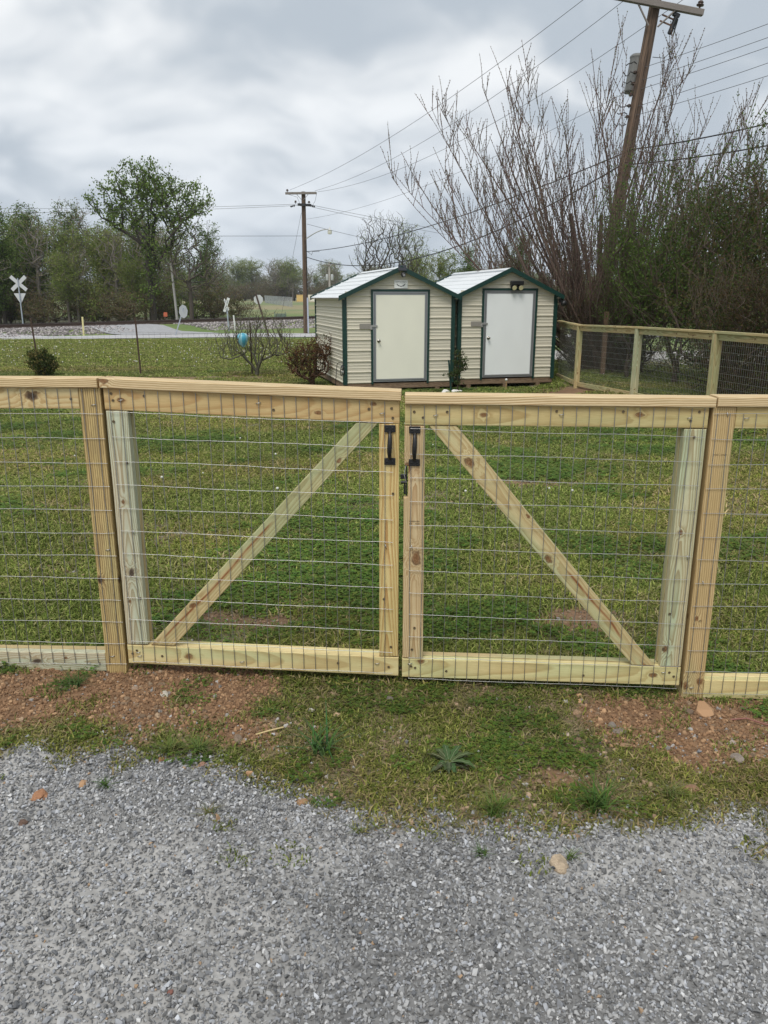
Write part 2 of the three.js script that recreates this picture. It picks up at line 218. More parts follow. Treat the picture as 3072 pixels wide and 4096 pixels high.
const WOOD = {
  cap1: woodMaps(1, { ring: 0.0085, pith: [0.12, -0.03], knots: [[0.02, 0.03, 0.012]], green: 0.02, light: [230, 208, 164], dark: [158, 114, 66] }),
  cap2: woodMaps(2, { ring: 0.0095, pith: [0.11, -0.02], green: 0.02, light: [232, 210, 166], dark: [160, 118, 70] }),
  cap3: woodMaps(3, { ring: 0.0075, pith: [-0.13, -0.02], green: 0.03, light: [226, 204, 158], dark: [152, 110, 64] }),
  railA: woodMaps(4, { ring: 0.012, pith: [0.02, -0.08], drift: 0.05, knots: [[0.07, 0.045, 0.010], [0.86, 0.03, 0.009], [1.08, 0.07, 0.008]], light: [204, 176, 122], dark: [184, 146, 92], green: 0 }),
  railB: woodMaps(5, { ring: 0.011, pith: [0.0, -0.07], drift: 0.03, knots: [[0.31, 0.044, 0.011], [0.92, 0.055, 0.012]], light: [206, 184, 128], dark: [176, 146, 90], green: 0.2 }),
  railC: woodMaps(6, { ring: 0.011, pith: [0.03, -0.07], drift: 0.04, knots: [[0.23, 0.05, 0.02, 1]], light: [214, 192, 142], dark: [182, 146, 92] }),
  botA: woodMaps(7, { ring: 0.013, pith: [0.0, -0.09], drift: 0.05, knots: [[0.27, 0.045, 0.013]], light: [224, 206, 150], dark: [190, 160, 104], green: 0.3 }),
  botB: woodMaps(8, { ring: 0.014, pith: [0.02, -0.09], drift: 0.05, knots: [[1.08, 0.045, 0.013], [0.08, 0.08, 0.012]], light: [226, 208, 150], dark: [194, 166, 108], green: 0.3 }),
  post1: woodMaps(9, { ring: 0.0085, pith: [0.16, -0.02], drift: 0.003, knots: [[0.72, 0.078, 0.012, 1]], light: [208, 182, 124], dark: [122, 92, 48], green: 0.3, soil: 0.3 }),
  post2: woodMaps(10, { ring: 0.008, pith: [0.075, -0.02], drift: 0.01, knots: [[0.14, 0.02, 0.012], [0.12, 0.075, 0.013], [0.43, 0.06, 0.008]], light: [208, 182, 130], dark: [152, 116, 70], green: 0.35 }),
  stileP: woodMaps(11, { ring: 0.007, pith: [0.0, -0.02], drift: 0.03, knots: [[0.33, 0.042, 0.015, 1], [0.2, 0.06, 0.006], [0.64, 0.05, 0.008]], light: [212, 204, 176], dark: [158, 130, 90], green: 0.32 }),
  stileQ: woodMaps(12, { ring: 0.007, pith: [0.01, -0.025], drift: 0.022, knots: [[0.08, 0.075, 0.012], [0.6, 0.06, 0.009]], light: [206, 198, 160], dark: [160, 136, 94], green: 0.45 }),
  stileR: woodMaps(13, { ring: 0.010, pith: [0.006, -0.02], drift: 0.03, knots: [], light: [218, 194, 132], dark: [178, 132, 72], green: 0.15 }),
  stileS: woodMaps(14, { ring: 0.0065, pith: [-0.004, -0.02], drift: 0.025, knots: [[0.455, 0.034, 0.021], [0.84, 0.072, 0.016]], light: [214, 190, 146], dark: [172, 134, 88], green: 0.6 }),
  brace1: woodMaps(15, { ring: 0.008, pith: [0.02, -0.05], drift: 0.01, knots: [[0.27, 0.06, 0.011], [1.17, 0.02, 0.01]], streaks: [[0.04, 0.8, 0.05, 0.0042]], light: [208, 188, 138], dark: [178, 148, 96], green: 0.5 }),
  brace2: woodMaps(16, { ring: 0.008, pith: [-0.01, -0.05], drift: 0.012, knots: [[0.22, 0.03, 0.017], [0.55, 0.07, 0.008], [0.75, 0.02, 0.013]], streaks: [[0.82, 1.25, 0.045, 0.005]], light: [208, 190, 140], dark: [178, 148, 96], green: 0.5 }),
  rear: woodMaps(17, { ring: 0.009, pith: [0.01, -0.05], knots: [[0.5, 0.05, 0.012]], light: [196, 176, 128], dark: [160, 132, 84], green: 0.4 }),
  old: woodMaps(18, { ring: 0.005, pith: [0.01, -0.08], light: [138, 112, 88], dark: [84, 62, 46], green: 0, soil: 1 }),
  weathered: woodMaps(19, { ring: 0.006, pith: [0.01, -0.06], light: [146, 122, 98], dark: [104, 82, 62], green: 0, soil: 0.8 }),
};
// a sawn board: outline (corners in x, y), thickness back from the front face, grain along `dir`
function board(corners, T, front, dir, uOff = 0, round = 0.0035) {
  const sh = new THREE.Shape(corners.map(([x, y]) => new THREE.Vector2(x, y)));
  let g = new THREE.ExtrudeGeometry(sh, { depth: T - 2 * round, bevelEnabled: true, bevelThickness: round, bevelSize: round, bevelOffset: -round, bevelSegments: 2, steps: 1 });
  g.translate(0, 0, front - T + round); if (g.index) g = g.toNonIndexed();
  const p = g.attributes.position, n = g.attributes.normal, uv = new Float32Array(p.count * 2), ca = Math.cos(dir), sa = Math.sin(dir);
  let lo = 1e9, b0 = 1e9, b1 = -1e9; for (const [x, y] of corners) { lo = Math.min(lo, x * ca + y * sa); const b = -x * sa + y * ca; b0 = Math.min(b0, b); b1 = Math.max(b1, b); }
  const Wd = Math.max(b1 - b0, 0.089) * 1.001;
  for (let t = 0; t < p.count; t += 3) {
    const cx = (n.getX(t) + n.getX(t + 1) + n.getX(t + 2)) / 3, cy = (n.getY(t) + n.getY(t + 1) + n.getY(t + 2)) / 3, cz = (n.getZ(t) + n.getZ(t + 1) + n.getZ(t + 2)) / 3, al = Math.abs(cx * ca + cy * sa), pe = Math.abs(-cx * sa + cy * ca), az = Math.abs(cz);
    for (let i = t; i < t + 3; i++) {
      const x = p.getX(i), y = p.getY(i), z = p.getZ(i) - front + T, A = x * ca + y * sa - lo, B = clamp((-x * sa + y * ca - b0) / Wd, 0.002, 0.998);
      let u, v; if (az >= al && az >= pe) { u = (A + uOff) / 1.3; v = (B * 143) / 256; } else if (al > pe) { u = (B * 69) / 1024; v = (209 + clamp(z / T) * 45) / 256; } else { u = (A + uOff) / 1.3; v = T > 0.06 ? (clamp(z / T, 0.01, 0.99) * 143) / 256 : (145 + clamp(z / T) * 61) / 256; }
      uv[i * 2] = u; uv[i * 2 + 1] = v;
    }
  }
  g.setAttribute('uv', new THREE.BufferAttribute(uv, 2)); return g;
}
const steel = std(0.56, 0.56, 0.55, 0.42, { metalness: 1 }), shadedSteel = std(0.35, 0.345, 0.335, 0.5, { metalness: 0.9 }), blackIron = std(0.012, 0.012, 0.013, 0.42), screwMat = std(0.16, 0.12, 0.07, 0.5, { metalness: 0.5 }), stapleMat = std(0.5, 0.49, 0.46, 0.35, { metalness: 0.9 });  // second steel: darker copy, dimmer reflections of upright wires painted into its colour

// ------------------------------------------------------------------ the near fence and the gate, laid out along a line 2 degrees off square
const FA = THREE.MathUtils.degToRad(2), FZ = -3.1;
function fenceThing(name, label, cat, s0, group) { const g = thing(name, label, cat, [s0 * Math.cos(FA), 0, FZ + s0 * Math.sin(FA)], -FA, group); g.s0 = s0; return g; }
const R4 = (x0, y0, x1, y1) => [[x0, y0], [x1, y0], [x1, y1], [x0, y1]];
function wood(parent, name, corners, T, front, dir, mat, uOff = 0) { return mesh(name, board(corners.map(([x, y]) => [x - parent.s0, y]), T, front, dir, uOff), mat, parent); }
// welded wire: uprights every 5 cm, lines every 9.93 cm; y given by rowY(k, s)
function wireMesh(parent, sUp, rowsOf, sA, sB, topY, botY, seed, zf = 0.0045) {
  const b = new MB(), r = rng(seed), R = 0.00108, s0 = parent.s0;
  for (const s of sUp) {
    const pts = [], j = (r() - 0.5) * 0.004, y0 = botY(s), y1 = topY(s), n = 13; for (let k = 0; k <= n; k++) { const y = mix(y0, y1, k / n); pts.push(V3(s - s0 + j * Math.sin(k * 0.9) + (r() - 0.5) * 0.0015, y, zf + (r() - 0.5) * 0.001)); } b.tube(pts, R * 1.32, 5);
  }
  mesh('upright_wires', b.geo(), shadedSteel, parent); const c = new MB();
  rowsOf.forEach((f) => { const n = Math.max(4, Math.round((sB - sA) / 0.05)), pts = []; for (let k = 0; k <= n; k++) { const s = mix(sA, sB, k / n); pts.push(V3(s - s0, f(s) + (r() - 0.5) * 0.0026 + 0.0018 * Math.sin(s * 7 + f(0) * 40), zf + 0.0024 + (r() - 0.5) * 0.0012)); } c.tube(pts, R * 0.95, 5); });
  return mesh('line_wires', c.geo(), steel, parent);
}
const stapleGeo = (() => { const b = new MB(), t = []; for (let k = 0; k <= 6; k++) { const a = (k / 6) * Math.PI; t.push(V3(-Math.cos(a) * 0.009, 0.0007 * k, 0.001 + Math.sin(a) * 0.006)); } return b.tube(t, 0.0018, 5).geo(); })();
function staples(parent, list) { for (const [s, y, vert] of list) mesh('staple', stapleGeo, stapleMat, parent, [s - parent.s0, y, 0], [0, 0, vert ? Math.PI / 2 : 0]); }
const screwGeo = merged([xf(new THREE.TorusGeometry(0.0042, 0.0014, 6, 14), [0, 0, 0.0006]), xf(new THREE.CircleGeometry(0.0036, 12), [0, 0, 0.0004])]);
function screws(parent, list) { for (const [s, y] of list) mesh('screw', screwGeo, screwMat, parent, [s - parent.s0, y, 0.0012]); }
const lineY = (s0, y0, s1, y1) => (s) => y0 + ((s - s0) * (y1 - y0)) / (s1 - s0);
const range = (a, b, st) => { const o = []; for (let v = a; v <= b + 1e-6; v += st) o.push(v); return o; };

function pullHandle(parent, s, y) {       // cast black pull: two foot plates, a bowed grip, a collar at each end
  const h = new THREE.Group(); h.name = 'pull_handle'; h.position.set(s - parent.s0, y, 0); parent.add(h);
  for (const k of [1, -1]) {
    const pl = mesh('foot_plate', rbox(-0.0225, 0.052 * k + 0.0, 0.0015, 0.0225, 0.052 * k + 0.029 * 1, 0.0065, 0.003).translate(0, k > 0 ? 0 : -0.029, 0), blackIron, h);
    for (const q of [-0.011, 0.011]) { const sc = mesh('screw', new THREE.SphereGeometry(0.0042, 10, 6, 0, 6.3, 0, 1.5).rotateX(Math.PI / 2).scale(1, 1, 0.5), std(0.03, 0.03, 0.03, 0.3, { metalness: 0.6 }), pl, [q, 0.052 * k + k * 0.016, 0.0063]); }
  }
  const pts = []; for (let k = 0; k <= 16; k++) { const t = k / 16, yy = mix(-0.056, 0.056, t); pts.push(V3(-0.001 * Math.sin(t * 6), yy, 0.006 + 0.03 * Math.pow(Math.sin(t * Math.PI), 0.55))); }
  const b = new MB(); b.tube(pts, (t) => 0.0055 + 0.0042 * Math.pow(Math.sin(t * Math.PI), 0.8), 12); mesh('grip', b.geo(), blackIron, h);
  for (const k of [1, -1]) mesh('collar', new THREE.TorusGeometry(0.0068, 0.0028, 8, 16).rotateX(Math.PI / 2), blackIron, h, [0, 0.052 * k, 0.012]);
}
{ // left leaf
  const g = fenceThing('garden_gate', 'timber and wire gate leaf whose brace rises to the right', 'gate', -1.122, 'two leaves of the double gate');
  const top = lineY(-1.133, 1.285, 0.069, 1.238), rb = lineY(-1.115, 1.197, 0.06, 1.146), bt = lineY(-1.122, 0.170, 0.063, 0.129), sl = -0.037;
  wood(g, 'cap_rail', [[-1.130, top(-1.13) + 0.001], [0.068, top(0.068) + 0.001], [0.068, top(0.068) + 0.039], [-1.130, top(-1.13) + 0.039]], 0.0985, 0.016, sl, WOOD.cap1, 0.0);
  wood(g, 'top_rail', [[-1.122, rb(-1.122)], [0.062, rb(0.062)], [0.062, top(0.062)], [-1.122, top(-1.122)]], 0.038, 0, sl, WOOD.railA, 0.0);
  wood(g, 'top_rail', [[-1.122, rb(-1.122) + 0.001], [0.062, rb(0.062) + 0.001], [0.062, top(0.062) - 0.001], [-1.122, top(-1.122) - 0.001]], 0.037, -0.0395, sl, WOOD.railC, 0.5);
  wood(g, 'bottom_rail', [[-1.122, bt(-1.122) - 0.087], [0.063, bt(0.063) - 0.087], [0.063, bt(0.063)], [-1.122, bt(-1.122)]], 0.038, 0, sl, WOOD.botA, 0.0);
  wood(g, 'bottom_rail', [[-1.121, bt(-1.122) - 0.087], [0.061, bt(0.063) - 0.087], [0.061, bt(0.063) - 0.002], [-1.121, bt(-1.122) - 0.002]], 0.038, -0.0395, sl, WOOD.botB, 0.6);
  wood(g, 'hinge_stile', R4(-1.120, 0.173, -1.031, 1.193), 0.038, -0.001, Math.PI / 2, WOOD.stileP, 0.0);
  wood(g, 'hinge_stile', R4(-1.120, 0.173, -1.030, 1.193), 0.037, -0.0405, Math.PI / 2, WOOD.rear, 0.3);
  wood(g, 'latch_stile', R4(-0.020, 0.134, 0.061, 1.146), 0.038, -0.001, Math.PI / 2, WOOD.stileR, 0.0);
  wood(g, 'diagonal_brace', [[-1.018, 0.171], [-0.915, 0.167], [-0.024, 1.148], [-0.108, 1.151]], 0.038, -0.004, Math.atan2(0.98, 0.9), WOOD.brace1, 0.0);
  const rows = range(0, 11.1, 1).map((k) => (s) => 1.183 - (s + 0.963) * 0.034 - k * 0.0993);
  wireMesh(g, [-1.098, ...range(-1.053, 0.04, 0.0503)], rows, -1.10, 0.037, (s) => top(s) - 0.004, (s) => rows[11](s) - 0.002, 3);
  staples(g, [[-1.053, 1.234], [-0.50, 1.225], [-0.008, 1.187], [-1.045, 0.685, 1], [-1.07, 0.118], [-1.075, 0.135], [-0.62, 0.098], [0.01, 0.634, 1], [-0.03, 0.1]]);
  screws(g, [[-1.09, 1.262], [-1.085, 1.235], [-0.958, 1.253], [-0.44, 1.2], [-0.06, 1.205], [0.03, 1.208], [0.035, 1.17], [-1.09, 1.15], [-1.05, 0.98], [-1.045, 0.39], [0.037, 0.86], [0.0, 0.40], [0.03, 0.18], [-1.1, 0.13], [-1.08, 0.145], [-0.97, 0.12], [-0.2, 0.1], [0.02, 0.085]]);
  pullHandle(g, 0.0235, 1.061);
}
{ // right leaf
  const g = fenceThing('garden_gate', 'timber and wire gate leaf whose brace rises to the left, black latch on its edge', 'gate', 1.277, 'two leaves of the double gate');
  const top = lineY(0.081, 1.226, 1.294, 1.218), rb = lineY(0.084, 1.142, 1.271, 1.135), bt = lineY(0.077, 0.124, 1.275, 0.102), sl = -0.012;
  wood(g, 'cap_rail', [[0.083, top(0.083) + 0.001], [1.292, top(1.292) + 0.001], [1.292, top(1.292) + 0.037], [0.083, top(0.083) + 0.038]], 0.0985, 0.016, sl, WOOD.cap2, 0.05);
  wood(g, 'top_rail', [[0.083, rb(0.083)], [1.273, rb(1.273)], [1.273, top(1.273)], [0.083, top(0.083)]], 0.038, 0, sl, WOOD.railB, 0.0);
  wood(g, 'top_rail', [[0.084, rb(0.083) + 0.001], [1.272, rb(1.273) + 0.001], [1.272, top(1.273) - 0.001], [0.084, top(0.083) - 0.001]], 0.037, -0.0395, sl, WOOD.railC, 0.2);
  wood(g, 'bottom_rail', [[0.078, bt(0.078) - 0.086], [1.273, bt(1.273) - 0.084], [1.273, bt(1.273)], [0.078, bt(0.078)]], 0.038, 0, sl, WOOD.botB, 0.0);
  wood(g, 'bottom_rail', [[0.079, bt(0.078) - 0.084], [1.272, bt(1.273) - 0.082], [1.272, bt(1.273) + 0.003], [0.079, bt(0.078) + 0.003]], 0.038, -0.0395, sl, WOOD.rear, 0.5);
  wood(g, 'hinge_stile', R4(1.184, 0.107, 1.272, 1.132), 0.038, -0.001, Math.PI / 2, WOOD.stileQ, 0.0);
  wood(g, 'hinge_stile', R4(1.182, 0.110, 1.272, 1.131), 0.037, -0.0405, Math.PI / 2, WOOD.rear, 0.7);
  wood(g, 'latch_stile', [[0.080, 0.128], [0.168, 0.128], [0.164, 1.139], [0.082, 1.139], [0.082, 0.978], [0.098, 0.974], [0.097, 0.846], [0.080, 0.842]], 0.038, -0.001, Math.PI / 2, WOOD.stileS, 0.0);
  wood(g, 'diagonal_brace', [[1.066, 0.110], [1.160, 0.108], [0.288, 1.139], [0.178, 1.140]], 0.038, -0.004, Math.atan2(1.03, -0.885) - Math.PI, WOOD.brace2, 0.0);
  const rows = range(0, 11.1, 1).map((k) => (s) => 1.126 - (s - 0.143) * 0.022 - k * 0.0993);
  wireMesh(g, range(0.108, 1.262, 0.0499), rows, 0.105, 1.262, (s) => top(s) - 0.004, (s) => rows[11](s) - 0.002, 4);
  staples(g, [[0.205, 1.18], [0.70, 1.185], [1.20, 1.175], [0.118, 0.632, 1], [0.112, 0.102], [1.20, 0.08], [1.25, 0.6, 1]]);
  screws(g, [[0.12, 1.195], [0.155, 1.172], [0.25, 1.195], [0.68, 1.2], [0.94, 1.2], [1.235, 1.2], [1.205, 1.165], [1.225, 1.1], [0.12, 0.17], [0.13, 0.27], [0.117, 0.09], [0.135, 0.083], [0.27, 0.07], [0.86, 0.06], [1.225, 0.08], [1.245, 0.062], [1.2, 0.35], [1.19, 0.19]]);
  pullHandle(g, 0.1225, 1.057);
  { // gravity latch in the notch of the stile
    const l = new THREE.Group(); l.name = 'latch'; l.position.set(0.086 - g.s0, 0.91, -0.02); g.add(l);
    mesh('latch_plate', rbox(0.003, -0.06, -0.016, 0.008, 0.062, 0.012, 0.002), blackIron, l);
    mesh('latch_bar', rbox(-0.02, 0.008, -0.006, 0.006, 0.027, 0.006, 0.002), blackIron, l);
    mesh('latch_pin', cyl(0.006, 0.006, 0.02, 10).rotateZ(Math.PI / 2), blackIron, l, [0.002, -0.006, 0.004]);
    mesh('latch_lever', rbox(-0.006, -0.056, 0.0, 0.002, -0.008, 0.006, 0.002), blackIron, l);
    const b = new MB(); b.tube([V3(0.004, 0.07, 0.01), V3(-0.002, 0.045, 0.014), V3(-0.004, 0.028, 0.015), V3(0.004, -0.004, 0.014)], 0.002, 6); mesh('latch_wire', b.geo(), steel, l);
  }
  mesh('drop_rod', merged([xf(cyl(0.007, 0.007, 0.22, 10), [0.118 - g.s0, -0.015, -0.092]), xf(rbox(-0.02, 0, -0.004, 0.02, 0.05, 0.003), [0.118 - g.s0, 0.06, -0.084])]), blackIron, g);
  // grade stamp, too worn to read
  const cv = document.createElement('canvas'); cv.width = 128; cv.height = 48; const x2 = cv.getContext('2d'), rr = rng(8); x2.fillStyle = 'rgba(0,0,0,0)'; x2.clearRect(0, 0, 128, 48); x2.fillStyle = 'rgba(60,48,36,0.75)'; for (let k = 0; k < 30; k++) x2.fillRect(4 + k * 4, 3 + rr() * 3, 1 + rr() * 2, 10 + rr() * 6); for (let k = 0; k < 30; k++) if (k < 8 || k > 16) x2.fillRect(4 + k * 4, 28 + rr() * 3, 1.5 + rr() * 2, 8 + rr() * 7);
  const tx = new THREE.CanvasTexture(cv); tx.colorSpace = THREE.SRGBColorSpace;
  mesh('grade_stamp', new THREE.PlaneGeometry(0.046, 0.02), new THREE.MeshStandardMaterial({ map: tx, transparent: true, roughness: 0.9 }), g, [0.125 - g.s0, 0.738, 0.0008]);
}
{ // left run: hinge post and the panel beyond it
  const g = fenceThing('wire_fence', 'timber framed wire fence with a finely striped post at the left of the gate', 'fence', -1.176, 'runs of fence beside the gate');
  wood(g, 'post', R4(-1.222, -0.25, -1.133, 1.284), 0.089, 0.002, Math.PI / 2, WOOD.post1, 0.0);
  wood(g, 'cap_rail', R4(-2.9, 1.286, -1.138, 1.323), 0.0985, 0.016, 0, WOOD.cap3, 0.0);
  wood(g, 'top_rail', R4(-2.9, 1.200, -1.2235, 1.284), 0.038, 0, 0, WOOD.railC, -1.255);
  wood(g, 'bottom_rail', R4(-2.9, 0.043, -1.2235, 0.129), 0.038, 0, 0, WOOD.stileP, 0.9);
  wood(g, 'bottom_rail', R4(-2.9, 0.045, -1.2235, 0.128), 0.036, -0.0395, 0, WOOD.rear, 0.9);
  const rows = range(0, 11.1, 1).map((k) => (s) => 1.181 - (s + 1.35) * 0.004 - k * 0.1);
  wireMesh(g, range(-2.46, -1.15, 0.0502), rows, -2.5, -1.128, () => 1.28, (s) => rows[11](s) - 0.002, 5);
  staples(g, [[-1.165, 1.215], [-1.165, 0.605], [-1.19, 0.115], [-1.3, 0.08]]);
  screws(g, [[-1.255, 1.24], [-1.25, 0.08]]);
}
{ // right run
  const g = fenceThing('wire_fence', 'timber framed wire fence with a stamped yellow post at the right of the gate', 'fence', 1.33, 'runs of fence beside the gate');
  wood(g, 'post', R4(1.287, -0.3, 1.376, 1.220), 0.089, 0.002, Math.PI / 2, WOOD.post2, -0.2);
  wood(g, 'cap_rail', R4(1.297, 1.222, 3.0, 1.260), 0.0985, 0.016, 0, WOOD.cap1, 0.3);
  wood(g, 'top_rail', R4(1.378, 1.135, 3.0, 1.220), 0.038, 0, 0, WOOD.railB, 0.6);
  wood(g, 'bottom_rail', R4(1.378, -0.040, 3.0, 0.046), 0.038, 0, 0, WOOD.botB, 0.3);
  wood(g, 'bottom_rail', R4(1.378, -0.039, 3.0, 0.045), 0.036, -0.0395, 0, WOOD.botA, 0.5);
  const rows = range(0, 12.1, 1).map((k) => (s) => 1.193 - (s - 1.42) * 0.003 - k * 0.1005);
  wireMesh(g, range(1.305, 2.6, 0.0502), rows, 1.290, 2.6, (s) => rows[0](s) + 0.001, (s) => rows[12](s) - 0.001, 6);
  staples(g, [[1.345, 1.19, 1], [1.42, 1.175], [1.325, 0.49, 1], [1.325, 0.01]]);
  screws(g, [[1.33, 0.085], [1.33, 0.32]]);
  const cv = document.createElement('canvas'); cv.width = 128; cv.height = 24; const x2 = cv.getContext('2d'); x2.clearRect(0, 0, 128, 24); x2.translate(64, 12); x2.rotate(Math.PI); x2.font = '19px monospace'; x2.fillStyle = 'rgba(40,30,22,0.85)'; x2.textAlign = 'center'; x2.textBaseline = 'middle'; x2.fillText('4847/3406', 0, 0);
  const tx = new THREE.CanvasTexture(cv); tx.colorSpace = THREE.SRGBColorSpace;
  mesh('stamp', new THREE.PlaneGeometry(0.07, 0.013), new THREE.MeshStandardMaterial({ map: tx, transparent: true, roughness: 0.9 }), g, [1.332 - g.s0, 1.03, 0.0028]);
}

// ------------------------------------------------------------------ sheds
const SIDING_PITCH = 0.232;
function ribProfile(y) { // depth of the pressed sheet: one high rib and two low ones in every pitch
  const t = ((y % SIDING_PITCH) + SIDING_PITCH) % SIDING_PITCH; let d = 0;
  d = Math.max(d, 0.019 * sstep(0, 0.012, t) * (1 - sstep(0.030, 0.042, t)));
  for (const c of [0.105, 0.168]) d = Math.max(d, 0.006 * (1 - sstep(0.004, 0.011, Math.abs(t - c))));
  return d;
}
const RIBY = [0, 0.006, 0.012, 0.030, 0.036, 0.042, 0.094, 0.0985, 0.101, 0.109, 0.1115, 0.116, 0.157, 0.1615, 0.164, 0.172, 0.1745, 0.179];
function sheet(y0, y1, left, right, offset = 0, cols = 1) { // ribs run along x; left(y), right(y) bound the sheet
  const ys = new Set([y0, y1]); for (let k = Math.floor(y0 / SIDING_PITCH) - 1; k * SIDING_PITCH < y1 + 1; k++) for (const q of RIBY) { const y = k * SIDING_PITCH + q - offset; if (y > y0 && y < y1) ys.add(y); }
  const Y = [...ys].sort((a, b) => a - b), P = [], I = [];
  Y.forEach((y, j) => { for (let i = 0; i <= cols; i++) P.push(mix(left(y), right(y), i / cols), y, ribProfile(y + offset)); if (j) for (let i = 0; i < cols; i++) { const a = (j - 1) * (cols + 1) + i, b = a + 1, c = a + cols + 1, d = c + 1; I.push(a, b, d, a, d, c); } });
  let g = new THREE.BufferGeometry(); g.setAttribute('position', new THREE.Float32BufferAttribute(P, 3)); g.setIndex(I); g = g.toNonIndexed(); g.computeVertexNormals(); return g;
}
const fineTex = (() => { const N = 256, a = new Uint8Array(N * N * 4); for (let y = 0; y < N; y++) for (let x = 0; x < N; x++) { const v = 244 + (fbm(x / 60, y / 60, 4, 3) - 0.5) * 16, i = (y * N + x) * 4; a[i] = a[i + 1] = clamp(v, 0, 255); a[i + 2] = clamp(v - 2, 0, 255); a[i + 3] = 255; } const t = new THREE.DataTexture(a, N, N); t.wrapS = t.wrapT = THREE.MirroredRepeatWrapping; t.magFilter = THREE.LinearFilter; t.needsUpdate = true; return t; })();
const beige = std(0.64, 0.60, 0.49, 0.42, { side: THREE.DoubleSide }), greenTrim = std(0.009, 0.042, 0.034, 0.4), roofMat = std(0.74, 0.76, 0.77, 0.4, { side: THREE.DoubleSide }), alu = std(0.36, 0.37, 0.39, 0.4, { metalness: 0.6 }), zinc = std(0.38, 0.38, 0.37, 0.45, { metalness: 0.5 }), concrete = std(0.30, 0.24, 0.20, 0.95, { map: noiseTex, bumpMap: noiseTex, bumpScale: 0.01 });
function makeShed({ label, pos, yaw, w, depth, eave, peak, doorL, doorR, doorCol, hasp }) {
  const g = thing('garden_shed', label, 'shed', pos, yaw, 'two metal sheds'), rise = (peak - eave) / (w / 2), roofY = (x) => eave + rise * Math.min(x, w - x), dt = 1.965, db = 0.03;
  const inv = (y) => clamp((y - eave) / rise, 0, w / 2);
  mesh('front_siding', sheet(0, dt, () => 0.03, () => doorL), beige, g);
  mesh('front_siding', sheet(0, dt, () => doorR, () => w - 0.03), beige, g);
  mesh('front_siding', sheet(dt, peak - 0.03, (y) => Math.max(0.03, inv(y)), (y) => Math.min(w - 0.03, w - inv(y))), beige, g);
  mesh('back_siding', sheet(0, peak - 0.03, (y) => inv(y), (y) => w - inv(y)).rotateY(Math.PI).translate(w, 0, -depth), beige, g);
  mesh('side_siding', sheet(0, eave, () => 0, () => depth - 0.03, 0.0).rotateY(-Math.PI / 2).translate(0, 0, -depth), beige, g);
  mesh('side_siding', sheet(0, eave, () => 0.03, () => depth).rotateY(Math.PI / 2).translate(w, 0, 0), beige, g);
  for (const x of [0, w]) { const k = x ? 1 : -1; mesh('corner_trim', merged([box(x ? w - 0.062 : -0.026, -0.025, 0.0, x ? w + 0.026 : 0.062, eave + 0.02, 0.026), box(x ? w + 0.004 : -0.026, -0.025, -0.06, x ? w + 0.026 : -0.004, eave, -0.001)]), greenTrim, g); }
  mesh('corner_trim', box(-0.03, -0.02, -depth - 0.028, 0.05, eave, -depth + 0.02), greenTrim, g); mesh('corner_trim', box(w - 0.05, -0.02, -depth - 0.028, w + 0.03, eave, -depth + 0.02), greenTrim, g);
  // roof: two ribbed sheets with ribs along the ridge
  const over = 0.13, sl = Math.atan(rise), len = (w / 2 + 0.12) / Math.cos(sl);
  for (const k of [0, 1]) {
    const s = sheet(0, len, () => -over, () => depth + over, 0.05, 6); // x: along the ridge, y: up the slope, z: out
    const m = new THREE.Matrix4().makeBasis(V3(0, 0, -1), V3(Math.cos(sl), Math.sin(sl), 0), V3(-Math.sin(sl), Math.cos(sl), 0));
    s.applyMatrix4(m).translate(-0.12, eave - 0.12 * rise + 0.03, 0); if (k) s.applyMatrix4(new THREE.Matrix4().makeScale(-1, 1, 1)).translate(w, 0, 0);
    if (k) s.computeVertexNormals();
    mesh('roof_sheet', k ? s : flip(s), roofMat, g);
    const rake = new THREE.Shape([[-0.13, -0.135 * rise], [w / 2, roofY(w / 2) - eave], [w / 2, roofY(w / 2) - eave + 0.098], [-0.13, -0.135 * rise + 0.098]].map((p) => new THREE.Vector2(...p)));
    for (const z of [over - 0.012, -depth - over - 0.012]) { const r = new THREE.ExtrudeGeometry(rake, { depth: 0.024, bevelEnabled: false }).translate(0, eave - 0.025, z); if (k) r.applyMatrix4(new THREE.Matrix4().makeScale(-1, 1, 1)).translate(w, 0, 0); mesh('rake_trim', k ? flip(r) : r, greenTrim, g); }
    mesh('soffit', box(k ? w - 0.005 : -0.118, eave - 0.055, -depth - 0.1, k ? w + 0.118 : 0.005, eave - 0.045, 0.1), beige, g);
  }
  mesh('ridge_cap', merged([-1, 1].map((k) => xf(box(-0.11, 0, -depth - over, 0.0, 0.006, over), [w / 2, peak + 0.052, 0], [0, 0, 0]).applyMatrix4(new THREE.Matrix4()).translate(0, 0, 0)).map((q, i) => { q.translate(-w / 2, -(peak + 0.052), 0); if (i) { q.applyMatrix4(new THREE.Matrix4().makeScale(-1, 1, 1)); q = flip(q); } q.applyMatrix4(new THREE.Matrix4().makeRotationZ(i ? -sl : sl)); return q.translate(w / 2, peak + 0.058, 0); })), std(0.70, 0.72, 0.73, 0.4, { side: THREE.DoubleSide }), g);
  // door with its trim and frame
  mesh('door_trim', merged([box(doorL, db - 0.05, 0.002, doorL + 0.045, dt, 0.034), box(doorR - 0.045, db - 0.05, 0.002, doorR, dt, 0.034), box(doorL, dt, 0.002, doorR, dt + 0.045, 0.034)]), greenTrim, g);
  const a = doorL + 0.047, b = doorR - 0.047, fr = 0.03;
  mesh('door_frame', merged([box(a, db, 0.0, a + fr, dt - 0.002, 0.026), box(b - fr, db, 0.0, b, dt - 0.002, 0.026), box(a + fr, dt - fr - 0.002, 0.0, b - fr, dt - 0.002, 0.026), box(a + fr, db, 0.0, b - fr, db + 0.02, 0.026)]), alu, g);
